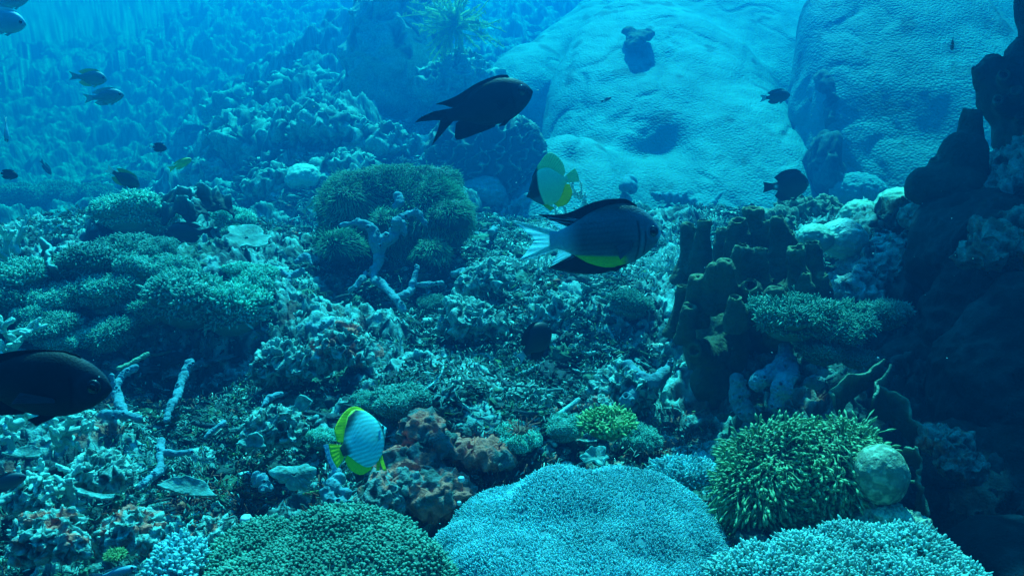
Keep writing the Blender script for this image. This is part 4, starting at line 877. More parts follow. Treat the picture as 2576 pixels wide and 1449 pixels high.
# blue rope sponges: knobbly ropes with little craters
M_ROPE = mat('blue_sponge_skin', (.05, .19, .25), (.13, .33, .40), 30, .85, .6, 240, attr=True)
M_ROPED = mat('dull_blue_sponge_skin', (.09, .24, .30), (.16, .34, .40), 30, .85, .6, 240, attr=True)
def rope(paths, label, m=None, pits=14, seed=0, voxel=None, group='blue rope sponges', name='rope_sponge', lump=.12, pit=.42, pores=0):
    rng = np.random.default_rng(seed + 50); mb = MB(); C = []
    for pts in paths:                                   # (px, py, depth, radius in px)
        pts = [(px, py, d if d < 3.2 else on_boulder(px, py) if on_boulder(px, py) < 8 else far(px, py + 8, 4), r) for px, py, d, r in pts]
        w = spline([(*at(px, py, d), m_of(r, d) * .86) for px, py, d, r in pts], 14 * len(pts))
        q = np.cumsum(rng.uniform(.25, .9, len(w))); w[:, 3] *= 1 + lump * np.sin(q + seed) * rng.uniform(.2, 1.1, len(w))
        V, Q, T = tube(w[:, :3], np.abs(w[:, 3]) + 1e-4, 12); mb.add(V, Q, T); C.append(w)
    C = np.concatenate(C); rm = float(np.median(C[:, 3]))
    V, F = remesh(mb, voxel or rm / 4.5, 3, 1); N = normals(V, F)
    V += N * (rm * .5 * fbm(V, .3 / rm, 3, seed))[:, None]
    if pores: V -= N * (rm * .22 * sstep(.42, .1, worley(V, pores, seed)))[:, None]
    P, PN = sample(V, F, 400, rng, rm * 1.9, lambda P, n: n[:, 2] * .5 - n[:, 1] > .1)
    o = thing(name, tuple(C[0, :3]), label, 'sponge', group); i = rng.permutation(len(P))[:pits]
    for a in i:                                         # raised crater; a near-black disc paints the shade in its mouth
        q = np.linalg.norm(V - P[a], axis=1) / (rm * pit)
        V += PN[a] * (rm * (.34 * np.exp(-((q - 1.1) / .45) ** 2) - .50 * np.exp(-(q / .62) ** 2)))[:, None]
    mk('body', V, F, m or M_ROPE, o, 1 + .2 * fbm(V, .2 / rm, 2, seed + 4)[:, None] + np.zeros((1, 3)))
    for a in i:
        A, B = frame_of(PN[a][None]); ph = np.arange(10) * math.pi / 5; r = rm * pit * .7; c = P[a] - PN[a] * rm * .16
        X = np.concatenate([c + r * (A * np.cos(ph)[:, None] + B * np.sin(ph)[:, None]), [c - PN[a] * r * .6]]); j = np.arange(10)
        mk('osculum_shade', X, [np.stack([j, (j + 1) % 10, np.full(10, 10)], 1)], M_HOLE, o)
    return o
rope([[(860, 566, 2.62, 7), (900, 562, 2.6, 10), (930, 572, 2.6, 15), (945, 605, 2.6, 22), (953, 640, 2.6, 17), (945, 680, 2.58, 13), (940, 700, 2.55, 12), (968, 722, 2.5, 12), (995, 752, 2.42, 11), (1012, 778, 2.4, 15)], [(945, 605, 2.6, 20), (985, 600, 2.6, 18), (995, 575, 2.6, 14), (998, 560, 2.58, 15)], [(1005, 560, 2.62, 12), (1025, 542, 2.62, 13), (1050, 540, 2.62, 13), (1068, 560, 2.62, 9)], [(1010, 565, 2.6, 12), (1018, 590, 2.6, 9)], [(920, 690, 2.55, 9), (900, 715, 2.5, 8), (880, 730, 2.5, 7)]],
     'branching blue rope sponge climbing the front of the large green mound', pits=16, seed=1)
rope([[(1000, 745, 2.45, 9), (1030, 735, 2.48, 11), (1042, 705, 2.5, 9), (1050, 670, 2.52, 6)], [(1040, 718, 2.5, 8), (1080, 715, 2.5, 8), (1110, 712, 2.5, 7)]], 'thin dull blue rope sponge forking beside the foot of the climbing one', M_ROPED, 5, 2)
rope([[(1000, 490, 2.78, 13), (1005, 505, 2.76, 14), (998, 520, 2.76, 10)]], 'short blue sponge knob on top of the large green mound', pits=2, seed=3)
rope([[(650, 690, 2.45, 8), (690, 680, 2.44, 8), (730, 695, 2.44, 9), (760, 680, 2.44, 8)], [(725, 690, 2.44, 8), (727, 708, 2.42, 9)], [(745, 660, 2.5, 7), (770, 645, 2.52, 9), (785, 665, 2.5, 6)]], 'thin blue rope sponge crossing the rocks left of the large green mound', pits=5, seed=4)
rope([[(775, 820, 2.2, 14), (800, 825, 2.2, 12), (830, 812, 2.2, 13), (860, 820, 2.2, 12), (885, 812, 2.2, 10)]], 'row of dull blue sponge beads in the shade below the mound', M_ROPED, 3, 5, lump=.5)
rope([[(340, 925, 1.85, 10), (315, 940, 1.84, 12), (298, 960, 1.82, 11), (293, 985, 1.8, 13), (302, 1015, 1.76, 13), (318, 1040, 1.73, 12), (345, 1052, 1.72, 13)], [(250, 1045, 1.74, 10), (280, 1042, 1.73, 12), (318, 1045, 1.72, 12)], [(270, 985, 1.8, 5), (285, 965, 1.8, 6), (280, 945, 1.8, 7)]], 'knobbly bright blue rope sponge in front of the nose of the near black fish', pits=14, seed=6)
rope([[(478, 912, 1.9, 12), (465, 940, 1.88, 14), (452, 975, 1.84, 13), (440, 1005, 1.8, 12), (425, 1035, 1.76, 8), (418, 1055, 1.74, 10)]], 'single upright blue sponge rope with a row of craters', pits=9, seed=7)
rope([[(405, 1112, 1.58, 11), (408, 1135, 1.56, 11), (440, 1140, 1.56, 9), (480, 1135, 1.56, 8)], [(402, 1145, 1.55, 10), (405, 1170, 1.52, 11), (395, 1190, 1.5, 13), (375, 1205, 1.48, 9), (350, 1225, 1.45, 9)]], 'hooked blue rope sponge low on the left with a large ring crater', pits=10, seed=8)
rope([[(705, 990, 1.78, 9), (680, 1000, 1.76, 10), (665, 1015, 1.74, 8), (652, 1035, 1.72, 5)]], 'short blue sponge finger pointing up right in the rubble', pits=1, seed=9)
rope([[(565, 1060, 1.62, 8), (545, 1075, 1.6, 7), (515, 1100, 1.58, 6)]], 'thin blue sponge finger with an orange crusted tip', pits=1, seed=10)
rope([[(640, 1195, 1.42, 12), (665, 1215, 1.4, 13), (660, 1235, 1.38, 10)], [(640, 1210, 1.42, 9), (680, 1228, 1.4, 10)]], 'clump of pale blue tunicate knobs beside the grey plate sponge', m=M_ROPE, pits=3, seed=11, lump=.5)
rope([[(845, 1190, 1.36, 14), (850, 1215, 1.34, 18), (820, 1245, 1.32, 16), (850, 1265, 1.31, 20)], [(830, 1215, 1.34, 14), (872, 1240, 1.32, 14)]], 'pale blue lumpy sponge behind the green leather coral', pits=8, seed=12, lump=.4)
rope([[(1975, 880, 1.62, 20), (1970, 910, 1.6, 25), (1940, 935, 1.58, 24), (1905, 965, 1.58, 22)], [(1990, 930, 1.58, 24), (1968, 970, 1.55, 27), (1950, 1020, 1.55, 22)]], 'thick pitted blue sponge hanging below the fuzzy shelf corals', pits=12, seed=13, pit=.22, pores=130)
rope([[(1855, 960, 1.66, 26), (1860, 1000, 1.66, 30), (1880, 1040, 1.65, 20)]], 'dim blue sponge in the shade left of the pitted hanging one', M_ROPED, 4, 14, pit=.2, pores=130)
rope([[(2035, 965, 1.68, 18), (2060, 960, 1.68, 18)]], 'dim blue sponge patch right of the pitted hanging one', M_ROPED, 2, 15, pit=.2, pores=130)
rope([[(1640, 490, 3.3, 10), (1680, 495, 3.3, 15), (1710, 500, 3.3, 14), (1745, 510, 3.3, 13), (1775, 525, 3.3, 9), (1815, 485, 3.3, 7)]], 'pale rope sponge lying at the foot of the largest boulder coral', pits=6, seed=16, lump=.4)
rope([[(1570, 470, 3.5, 16), (1582, 455, 3.5, 18), (1588, 472, 3.5, 14)]], 'bright pale sponge knob behind the back of the striped damselfish', pits=1, seed=17)
rope([[(1330, 490, 3.3, 8), (1290, 520, 3.3, 10), (1265, 560, 3.2, 12), (1235, 585, 3.1, 8)], [(1250, 470, 3.4, 6), (1262, 510, 3.3, 6)]], 'dull blue rope sponge left of the dark faced butterflyfish', M_ROPED, 4, 18)
rope([[(1140, 690, 2.55, 10), (1165, 680, 2.55, 10), (1160, 700, 2.52, 8)]], 'small curled blue sponge right of the large green mound', pits=1, seed=19)
rope([[(1580, 920, 1.85, 16), (1630, 960, 1.8, 22), (1670, 940, 1.82, 18), (1690, 905, 1.84, 12)], [(1600, 985, 1.8, 20), (1575, 1010, 1.78, 16)]], 'pale looping sponge at the left foot of the tube sponge', pits=5, seed=20, pit=.5)
rope([[(345, 905, 1.95, 5), (370, 892, 1.95, 7), (325, 915, 1.92, 5), (300, 925, 1.9, 8)]], 'thin greenish sponge stick above the bright knobbly rope sponge', mat('green_rope_skin', (.14, .30, .2), (.22, .4, .28), 30, .8, .3, 200, attr=True), 0, 21)
# mottled ball sponge and its footing
def ball():
    p = at(2215, 1195, 1.28); V, F = ico(6); V = V.copy(); V *= 1 + .06 * fbm(V, 1.5, 3, 2)[:, None] + .012 * ridged(V, 9, 2, 3)[:, None]
    R = m_of(68, 1.28); c = .75 + .9 * sstep(-.1, .5, fbm(V, 4, 3, 6))[:, None] + np.zeros((1, 3))
    o = mk('ball_sponge', V * np.array((R, R, R * 1.12), np.float32), F, mat('ball_sponge_skin', (.16, .22, .15), (.40, .42, .30), 40, .7, .6, 260, attr=True), None, c); o.location = p
    tag(o, 'round mottled sponge ball beside the green flower coral', 'ball sponge')
ball()
crusty('reef_rock', [E(2235, 1300, 1.27, 55, 50, 34), E(2200, 1330, 1.27, 50, 50, 30), E(2290, 1330, 1.28, 50, 50, 34)], .005, .006, 'pale rough rock under the round mottled sponge', seed=91, cols=((.2, .26, .2), (.5, .55, .42), (.2, .3, .2)))
crusty('reef_rock', [E(2050, 1380, 1.3, 160, 90, 50), E(1900, 1400, 1.26, 60, 60, 50)], .007, .012, 'dark rock base below the green flower coral', seed=92, cols=((.015, .03, .03), (.06, .10, .09), (.03, .06, .05)))
crusty('reef_rock', [E(2420, 1170, 1.42, 60, 50, 30, (0, .3, 0)), E(2380, 1110, 1.44, 60, 50, 26)], .006, .012, 'dim reddish rock ledge on the dark wall right of the ball sponge', seed=93, cols=((.03, .04, .04), (.2, .22, .2), (.05, .09, .07)), red=.12)
# tiny white tunicates
for k, (px, py, d, r, lab) in enumerate(((1160, 1205, 1.38, 9, 'small round grey tunicate on the dark red crusted rock'), (1155, 1265, 1.33, 6, 'tiny pale tunicate below the other on the dark rock'), (620, 1308, 1.24, 16, 'small pale tunicate at the top of the green leather coral'))):
    V, F = ico(3); R = m_of(r, d); V = V * (1 + .12 * fbm(V, 1.5, 2, k)[:, None]); V[:, 2] = np.where(V[:, 2] > .75, .75 - (V[:, 2] - .75) * 1.5, V[:, 2])
    o = mk('tunicate', V * R, F, mat('tunicate_skin', (.25, .42, .5), (.4, .55, .6), 60, .5), None); o.location = at(px, py, d); tag(o, lab, 'tunicate')
# ------------------------------------------------------------------ fish (nose at the origin, +X ahead, +Z up, length 1 from nose to tail base)
def dense(pts, n):
    p = np.array(pts, float); x = np.linspace(p[0, 0], p[-1, 0], n)
    s = spline(p, 400); o = np.argsort(s[:, 0] if p[0, 0] < p[-1, 0] else -s[:, 0])
    xs, zs = s[o, 0], s[o, 1]
    return np.interp(x, xs, zs) if p[0, 0] < p[-1, 0] else np.interp(-x, -xs, zs)
def fish_body(top, bot, width, nx=72, ns=36):
    """tapering closed body; top/bot/width are (x, value) from nose (x=0) to tail base (x=-1)"""
    e = (1 - np.cos(np.linspace(0, math.pi, nx))) / 2; e = e ** 1.0
    grab = lambda p: np.interp(e * -1 * -1, -np.linspace(p[0][0], p[-1][0], 300), dense(p, 300))
    t, b, w = grab(top), grab(bot), grab(width)
    ph = np.arange(ns) * 2 * math.pi / ns; x = -e
    cz, hz = (t + b) / 2, (t - b) / 2
    cy = np.sign(np.cos(ph)) * np.abs(np.cos(ph)) ** 1.15
    Y = np.maximum(w, .004)[:, None] * cy[None]; Z = cz[:, None] + np.maximum(hz, .004)[:, None] * np.sin(ph)[None]
    X = np.repeat(x[:, None], ns, 1)
    V = np.stack([X, Y, Z], 2).reshape(-1, 3)
    V = np.concatenate([V, [[x[0] + .004, 0, cz[0]], [x[-1] - .004, 0, cz[-1]]]])
    j = np.arange(ns); j2 = (j + 1) % ns
    Q = np.concatenate([np.stack([k * ns + j, (k + 1) * ns + j, (k + 1) * ns + j2, k * ns + j2], 1) for k in range(nx - 1)])
    T = np.concatenate([np.stack([j, j2, np.full(ns, nx * ns)], 1), np.stack([(nx - 1) * ns + j2, (nx - 1) * ns + j, np.full(ns, nx * ns + 1)], 1)])
    return V, [Q, T]
FIN_T = {}
def fin(base, edge, th=.010, nu=60, nv=7, y=0.0, ray_amp=.0025, rays=22, flare=0.0):
    """fin membrane between a base line and a free edge (both lists of x,z), with fin rays and a thin free edge"""
    A, B = spline(base, nu), spline(edge, nu); v = np.linspace(0, 1, nv)
    P = A[:, None] + (B - A)[:, None] * v[None, :, None]; P = P.reshape(-1, 2)
    u = np.repeat(np.linspace(0, 1, nu), nv); vv = np.tile(v, nu)
    yy = y + ray_amp * np.sin(u * rays * 6.28 / 4) * vv + flare * vv ** 1.5
    h = th * (1 - .8 * vv) * .5
    ray_t = .62 + .55 * np.abs(np.sin(u * rays * math.pi)) * (.4 + .6 * vv) + .15 * (1 - vv)
    V = np.concatenate([np.stack([P[:, 0], yy + h, P[:, 1]], 1), np.stack([P[:, 0], yy - h, P[:, 1]], 1)])
    i = (np.arange(nu - 1)[:, None] * nv + np.arange(nv - 1)[None]).ravel(); Q = np.stack([i, i + 1, i + nv + 1, i + nv], 1); n = nu * nv
    e = np.concatenate([np.arange(nv), np.arange(1, nu) * nv + nv - 1, (nu - 1) * nv + np.arange(nv - 2, -1, -1), np.arange(nu - 2, 0, -1) * nv]); e2 = np.roll(e, -1)
    FIN_T[id(V)] = (V, np.tile(ray_t, 2)[:, None] * np.ones((1, 3)))
    return V, [np.concatenate([Q, Q[:, ::-1] + n, np.stack([e, e + n, e2 + n, e2], 1)])]
def fmat(name, c, rough=.45, trans=0.0, spec=.4, attr=True, cells=0, cstr=.1):
    return mat(name, tuple(k * .92 for k in c), tuple(k * 1.08 for k in c), 30, rough, .15, 60, cells=cells, cstr=cstr, attr=attr, trans=trans, spec=spec)
M_EYE = fmat('fish_eye', (.02, .03, .045), .15, spec=.6, attr=False); M_PUP = fmat('fish_pupil', (.002, .002, .004), .08, spec=.7, attr=False)
def place_fish(label, cat, px, py, d, L, yaw, pitch, roll, body, fins, mats, tint=None, eye=(-.10, .05, .045), group=None, name='reef_fish', both_eyes=True, mid=-.5):
    o = thing(name, (0, 0, 0), label, cat, group)
    V, F = body
    c = np.ones((len(V), 3)) if tint is None else tint(V)
    b = mk('body', V, F, mats['body'], o, c)
    for part, (fv, ff), m, tn in fins:
        mk(part, fv, ff, mats[m], o, FIN_T[id(fv)][1] * (1 if tn is None else tn(fv)))
    if eye:
        ex, ez, er = eye; side = V[:, 1]
        for s in (-1, 1):
            k = np.argmin((V[:, 0] - ex) ** 2 + (V[:, 2] - ez) ** 2 + (np.sign(V[:, 1]) != s) * 9)
            yb = V[k, 1]; E_, Fi = ico(3)
            ev = mk('eye', E_ * np.array((er, er * .45, er)) + np.array((ex, yb - s * er * .12, ez)), Fi, mats.get('eye', M_EYE), o)
            mk('pupil', E_ * np.array((er * .58, er * .3, er * .58)) + np.array((ex, yb + s * er * .2, ez)), Fi, M_PUP, ev)
    R = Matrix.Rotation(math.radians(yaw), 4, 'Z') @ Matrix.Rotation(math.radians(-pitch), 4, 'Y') @ Matrix.Rotation(math.radians(roll), 4, 'X')
    o.rotation_euler = R.to_euler(); o.scale = (L, L, L)
    o.location = at(px, py, d) - (R.to_3x3() @ Vector((mid, 0, 0))) * L
    return o
# damselfish shapes
DT = [(0, .015), (-.05, .10), (-.15, .185), (-.30, .245), (-.45, .245), (-.62, .20), (-.80, .115), (-.92, .075), (-1, .07)]
DB = [(0, -.015), (-.05, -.085), (-.15, -.16), (-.30, -.225), (-.48, -.24), (-.65, -.20), (-.80, -.12), (-.92, -.075), (-1, -.07)]
DW = [(0, .008), (-.06, .055), (-.18, .10), (-.35, .115), (-.55, .095), (-.75, .055), (-.9, .028), (-1, .018)]
def flank(V, p, y=1.0): return V
M_BLACK = fmat('black_fish_skin', (.007, .013, .019), .6, spec=.2, cells=0); M_BLACKF = fmat('black_fin', (.004, .007, .011), .6, spec=.15)
def head_tint(V):
    g = np.abs(V[:, 0] + .235 + .25 * (V[:, 2] + .02) ** 2 * 3); edge = np.exp(-(g / .012) ** 2) * (V[:, 2] < .1) * (V[:, 2] > -.14)
    p = np.exp(-((np.hypot(V[:, 0] + .115, V[:, 2] - .045) - .085) / .014) ** 2)
    head = sstep(-.30, -.16, V[:, 0]) * .9
    return (1 + 1.4 * head - 1.2 * edge + .9 * p).clip(.15, 4)[:, None] * np.ones((1, 3))
place_fish('big black fish with deeply forked tail and pointed fins before the pale boulder coral', 'damselfish', 1232, 262, 1.65, m_of(224, 1.65), 2, 16, 0, fish_body(DT, DB, DW), [
    ('dorsal_fin', fin([(-.20, .20), (-.35, .235), (-.55, .21), (-.72, .14), (-.86, .08)], [(-.22, .25), (-.34, .275), (-.58, .255), (-.85, .185), (-1.09, .165)]), 'fin', None),
    ('dorsal_fin', fin([(-.70, .13), (-.80, .10), (-.88, .07)], [(-1.08, .165), (-1.0, .13), (-.93, .085)]), 'fin', None),
    ('anal_fin', fin([(-.48, -.22), (-.6, -.19), (-.72, -.14), (-.85, -.07)], [(-.52, -.26), (-.7, -.275), (-.97, -.275), (-.93, -.10)]), 'fin', None),
    ('tail_fin', fin([(-.95, .07), (-.97, .03), (-.97, -.03), (-.95, -.07)], [(-1.37, .04), (-1.12, -.01), (-1.11, -.06), (-1.26, -.26)], nu=70), 'fin', None),
    ('tail_fin', fin([(-.94, .075), (-.95, .05), (-.96, .02)], [(-1.12, .095), (-1.28, .075), (-1.37, .035)]), 'fin', None),
    ('pelvic_fin', fin([(-.28, -.20), (-.36, -.21)], [(-.40, -.275), (-.48, -.265)], y=-.03), 'fin', None),
    ('pectoral_fin', fin([(-.27, .0), (-.28, -.05)], [(-.44, .0), (-.42, -.10)], y=-.115, flare=-.05), 'fin', None)], {'body': M_BLACK, 'fin': M_BLACKF}, head_tint, (-.115, .045, .062), name='damselfish')
# near damselfish: grey blue scales in rows, yellow belly, pale tail
def scale_rows(V):
    x, z = V[:, 0], V[:, 2] / 1.17
    r_ = z / .040 + .25 * np.sin(x * 5); row = np.abs(np.sin(r_ * math.pi)); col = np.abs(np.sin((x / .034 + .5 * np.floor(r_)) * math.pi))
    a = .62 + .50 * row * (.45 + .55 * col)
    fade = sstep(-.16, -.30, x) * sstep(-.98, -.80, x) * sstep(.22, .10, np.abs(z + .02)); a = 1.0 + (a - 1.0) * fade
    dark = .45 + .55 * np.clip(np.abs(z + .03) / .13, 0, 1); a = a * (1 - (1 - dark) * sstep(-.25, -.45, x) * .6)
    back = sstep(.15, .24, z); c = np.array((.075, .18, .22))[None] * a[:, None]
    c = c * (1 - .8 * back)[:, None]
    gill = np.exp(-((x + .215 + .9 * (z - .0) ** 2) / .011) ** 2) * (np.abs(z + .03) < .15); pre = np.exp(-((x + .155 + .9 * (z - .0) ** 2) / .009) ** 2) * (np.abs(z + .05) < .09)
    c = c * (1 - .85 * np.maximum(gill, pre))[:, None]
    cheek = np.exp(-(((x + .185 + .9 * z * z) / .018) ** 2 + ((z + .03) / .09) ** 2)); c += cheek[:, None] * np.array((.05, .12, .14))
    lip = np.exp(-((np.hypot(x + .085, z - .03) - .060) / .010) ** 2); c += lip[:, None] * np.array((.04, .08, .1))
    spot = np.exp(-((x + .29) ** 2 + (z + .055) ** 2) / .0005); c = c * (1 - .9 * spot)[:, None]
    yel = sstep(-.125, -.145, z + .05 * (x + .55)) * sstep(-.29, -.38, x) * sstep(-.84, -.74, x)
    c = c + (np.array((.42, .62, .0)) - c) * yel[:, None]
    tail = sstep(-.70, -.94, x); c = c + (np.array((.40, .72, .80)) - c) * (tail * .9)[:, None]
    nose = np.exp(-((x) ** 2 + (z + .01) ** 2) / .0012); c = c + (np.array((.55, .9, .95)) - c) * nose[:, None]
    return c
M_GREYF = fmat('grey_scaled_skin', (1, 1, 1), .5, spec=.3, cells=48); M_PALEFIN = fmat('pale_fin', (.55, .92, .98), .4, trans=.62); M_YELF = fmat('yellow_fin', (.70, .80, .02), .5, trans=.35); M_DKF = fmat('dark_edged_fin', (.008, .014, .022), .5)
place_fish('grey damselfish with rows of dark scales, yellow belly and pale forked tail facing right', 'damselfish', 1523, 596, 1.18, m_of(282, 1.18), 4, 3, 0, fish_body([(x, z * 1.17) for x, z in DT], [(x, z * 1.17) for x, z in DB], DW, 150, 96), [
    ('dorsal_fin', fin([(-.20, 0.234), (-.35, 0.275), (-.55, 0.246), (-.72, 0.164), (-.84, 0.117)], [(-.22, 0.275), (-.34, 0.333), (-.58, 0.322), (-.85, 0.234), (-1.10, 0.240)]), 'dark', None),
    ('soft_dorsal_fin', fin([(-.72, 0.175), (-.80, 0.117), (-.90, 0.082)], [(-1.02, 0.228), (-.98, 0.152), (-.90, 0.094)], ray_amp=.004), 'pale', None),
    ('anal_fin', fin([(-.36, -0.263), (-.5, -0.275), (-.65, -0.228), (-.80, -0.140)], [(-.30, -0.275), (-.55, -0.333), (-.78, -0.316), (-1.03, -0.252)]), 'dark', None),
    ('soft_anal_fin', fin([(-.78, -0.164), (-.86, -0.105), (-.92, -0.082)], [(-1.0, -0.240), (-.96, -0.164), (-.92, -0.094)], ray_amp=.004), 'pale', None),
    ('tail_fin', fin([(-.95, 0.080), (-.97, 0.035), (-.97, -0.035), (-.95, -0.080)], [(-1.33, 0.199), (-1.16, 0.041), (-1.16, -0.023), (-1.28, -0.164)], nu=70, nv=10, ray_amp=.005), 'pale', None),
    ('tail_fin', fin([(-.93, 0.084), (-.95, 0.070), (-.97, 0.035)], [(-1.15, 0.146), (-1.28, 0.193), (-1.33, 0.193)], ray_amp=.003), 'pale', None),
    ('tail_fin', fin([(-.93, -0.084), (-.95, -0.070), (-.97, -0.035)], [(-1.12, -0.140), (-1.22, -0.164), (-1.28, -0.158)], ray_amp=.003), 'pale', None),
    ('pectoral_fin', fin([(-.28, -0.035), (-.29, -0.105)], [(-.44, -0.058), (-.40, -0.187)], y=-.112, flare=-.04), 'pec', None),
    ('pelvic_fin', fin([(-.28, -0.234), (-.36, -0.252)], [(-.42, -0.316), (-.5, -0.304)], y=-.03), 'dark', None)], {'body': M_GREYF, 'dark': M_DKF, 'pale': M_PALEFIN, 'pec': fmat('grey_fin', (.10, .16, .20), .5, trans=.3)}, scale_rows, (-.085, .035, .050), name='damselfish')
place_fish('near black fish cut off by the left edge, ring shaped eye facing right', 'damselfish', 95, 965, .92, m_of(355, .92), 6, -7, 0, fish_body(DT, DB, DW, 100, 48), [
    ('dorsal_fin', fin([(-.20, .20), (-.35, .235), (-.55, .21), (-.72, .14), (-.86, .08)], [(-.22, .235), (-.34, .26), (-.58, .245), (-.85, .18), (-1.09, .165)]), 'fin', None),
    ('pelvic_fin', fin([(-.32, -.20), (-.44, -.21)], [(-.50, -.31), (-.56, -.265)], y=-.03), 'fin', None),
    ('anal_fin', fin([(-.55, -.2), (-.65, -.17), (-.8, -.1)], [(-.6, -.24), (-.8, -.26), (-1.0, -.22)]), 'fin', None),
    ('tail_fin', fin([(-.95, .07), (-.97, 0), (-.95, -.07)], [(-1.35, .2), (-1.12, 0), (-1.3, -.2)], nu=70), 'fin', None),
    ('pectoral_fin', fin([(-.34, -.06), (-.34, -.085)], [(-.56, -.02), (-.62, -.11)], y=-.118, flare=-.02), 'pec', None)], {'body': M_BLACK, 'fin': M_BLACKF, 'eye': fmat('dark_blue_eye', (.012, .022, .035), .2, attr=False), 'pec': fmat('dim_blue_fin', (.02, .05, .075), .5)}, head_tint, (-.105, .035, .055), name='damselfish')
# butterflyfish: tall disc
BT = [(0, .0), (-.06, .055), (-.16, .19), (-.30, .34), (-.48, .42), (-.66, .38), (-.80, .25), (-.92, .10), (-1, .075)]
BB = [(0, -.03), (-.06, -.075), (-.16, -.20), (-.30, -.32), (-.48, -.38), (-.66, -.35), (-.80, -.23), (-.92, -.09), (-1, -.07)]
BW = [(0, .012), (-.08, .045), (-.2, .085), (-.4, .10), (-.6, .085), (-.8, .045), (-.92, .025), (-1, .02)]
def striped(V):
    x, z = V[:, 0], V[:, 2] / 1.15
    q = z + x * .17 + .10 * (x + .5) ** 2; s = .5 + .5 * np.cos(q * 2 * math.pi / .058)
    c = np.array((.26, .95, 1.0))[None] * (.5 + .5 * s)[:, None]
    dk = sstep(.26, .40, z + .55 * np.maximum(-x - .52, 0)) * sstep(-.25, -.5, x); dk = np.maximum(dk, sstep(-.80, -.93, x) * (z > -.08))
    c = c * (1 - .95 * dk)[:, None]
    bar = np.exp(-((x + .15) / .03) ** 2); c = c * (1 - .9 * bar)[:, None]
    rim = sstep(.018, .0, np.minimum(np.interp(-x, -np.array(BT)[::1, 0], np.array(BT)[:, 1]) - z, 9)) * sstep(-.12, -.2, x); c = c + (np.array((.7, .78, .02)) - c) * rim[:, None]
    return c
M_STRIPE = fmat('striped_skin', (1, 1, 1), .45, spec=.35, cells=50); M_YEL = fmat('yellow_skin_fin', (.86, .84, .015), .5, trans=.30)
def tail_tint(V):
    m = sstep(-1.16, -1.20, V[:, 0]); return np.ones((len(V), 3)) * (1 - m)[:, None] + np.array((.10, .35, 8.0))[None] * m[:, None]
place_fish('striped blue butterflyfish with yellow fins turning away above the green leather coral', 'butterflyfish', 916, 1104, 1.32, m_of(163, 1.32), 57, 2, -22, fish_body([(x, z * 1.15) for x, z in BT], [(x, z * 1.15) for x, z in BB], BW, 120, 80), [
    ('dorsal_fin', fin([(-.22, 0.276), (-.40, 0.448), (-.58, 0.460), (-.76, 0.310), (-.92, 0.103)], [(-.24, .325), (-.42, .505), (-.66, .52), (-.96, .36), (-1.01, .16)], th=.02), 'yellow', None),
    ('anal_fin', fin([(-.52, -0.414), (-.68, -0.368), (-.80, -0.241), (-.92, -0.092)], [(-.58, -.475), (-.80, -.46), (-.96, -.30), (-.99, -.13)], th=.02), 'yellow', None),
    ('tail_fin', fin([(-.95, 0.086), (-.97, 0.000), (-.95, -0.081)], [(-1.18, 0.196), (-1.21, 0.000), (-1.18, -0.196)], nu=60, nv=8), 'yellow', None),
    ('tail_margin', fin([(-1.18, 0.196), (-1.21, 0.000), (-1.18, -0.196)], [(-1.27, 0.218), (-1.29, 0.000), (-1.27, -0.218)], th=.006, nu=60), 'clear', None),
    ('pelvic_fin', fin([(-.30, -0.356), (-.38, -0.391)], [(-.36, -0.598), (-.42, -0.575)], y=-.03, flare=-.05, th=.02), 'yellow', None),
    ('pelvic_fin', fin([(-.30, -0.356), (-.38, -0.391)], [(-.36, -0.575), (-.42, -0.552)], y=.03, flare=.05, th=.02), 'yellow', None),
    ('pectoral_fin', fin([(-.26, -0.023), (-.27, -0.103)], [(-.38, 0.069), (-.45, -0.069)], y=-.09, flare=-.20), 'clear', None)], {'body': M_STRIPE, 'yellow': M_YEL, 'clear': fmat('clear_fin', (.22, .55, .75), .4, trans=.5)}, striped, (-.115, .03, .035), name='butterflyfish')
def dark_face(V):
    x, z = V[:, 0], V[:, 2]
    c = np.array((.50, .95, .50)) + (np.array((.50, .95, .62)) - np.array((.50, .95, .50))) * sstep(-.2, .2, z)[:, None]
    c = c + (np.array((.55, .85, .10)) - c) * (sstep(-.30, -.20, x) * .6)[:, None]
    dk = sstep(-.37, -.33, x + .16 * z * (z > 0)); c = c * (1 - .985 * dk)[:, None]
    white = sstep(-.09, -.16, z) * sstep(-.05, -.12, x) * dk; c = c + np.array((.1, .3, .4)) * white[:, None] * .4
    return c
place_fish('pale yellow butterflyfish with a dark face, heading down left in front of the boulder coral', 'butterflyfish', 1376, 472, 1.75, m_of(120, 1.75), 158, -24, 10, fish_body(BT, BB, BW, 110, 60), [
    ('dorsal_fin', fin([(-.22, .24), (-.40, .39), (-.58, .40), (-.76, .27), (-.92, .09)], [(-.26, .34), (-.50, .54), (-.80, .66), (-.99, .40), (-1.00, .15)], th=.02), 'body_fin', lambda V: 1 - .98 * sstep(-.46, -.40, V[:, 0])[:, None] * np.ones((1, 3))),
    ('anal_fin', fin([(-.52, -.36), (-.68, -.32), (-.80, -.21), (-.92, -.08)], [(-.60, -.48), (-.82, -.48), (-.99, -.32), (-1.0, -.12)], th=.02), 'yellow', None),
    ('tail_fin', fin([(-.95, .075), (-.97, .0), (-.95, -.07)], [(-1.22, .15), (-1.24, .0), (-1.22, -.15)], nu=60, nv=8), 'body_fin', None),
    ('pelvic_fin', fin([(-.28, -.30), (-.40, -.34)], [(-.42, -.50), (-.52, -.46)], y=.02, th=.02), 'yellow', None)], {'body': M_STRIPE, 'yellow': M_YEL, 'body_fin': fmat('pale_yellow_fin', (.48, .95, .52), .5, trans=.2)}, dark_face, (-.115, .03, .04), name='butterflyfish')
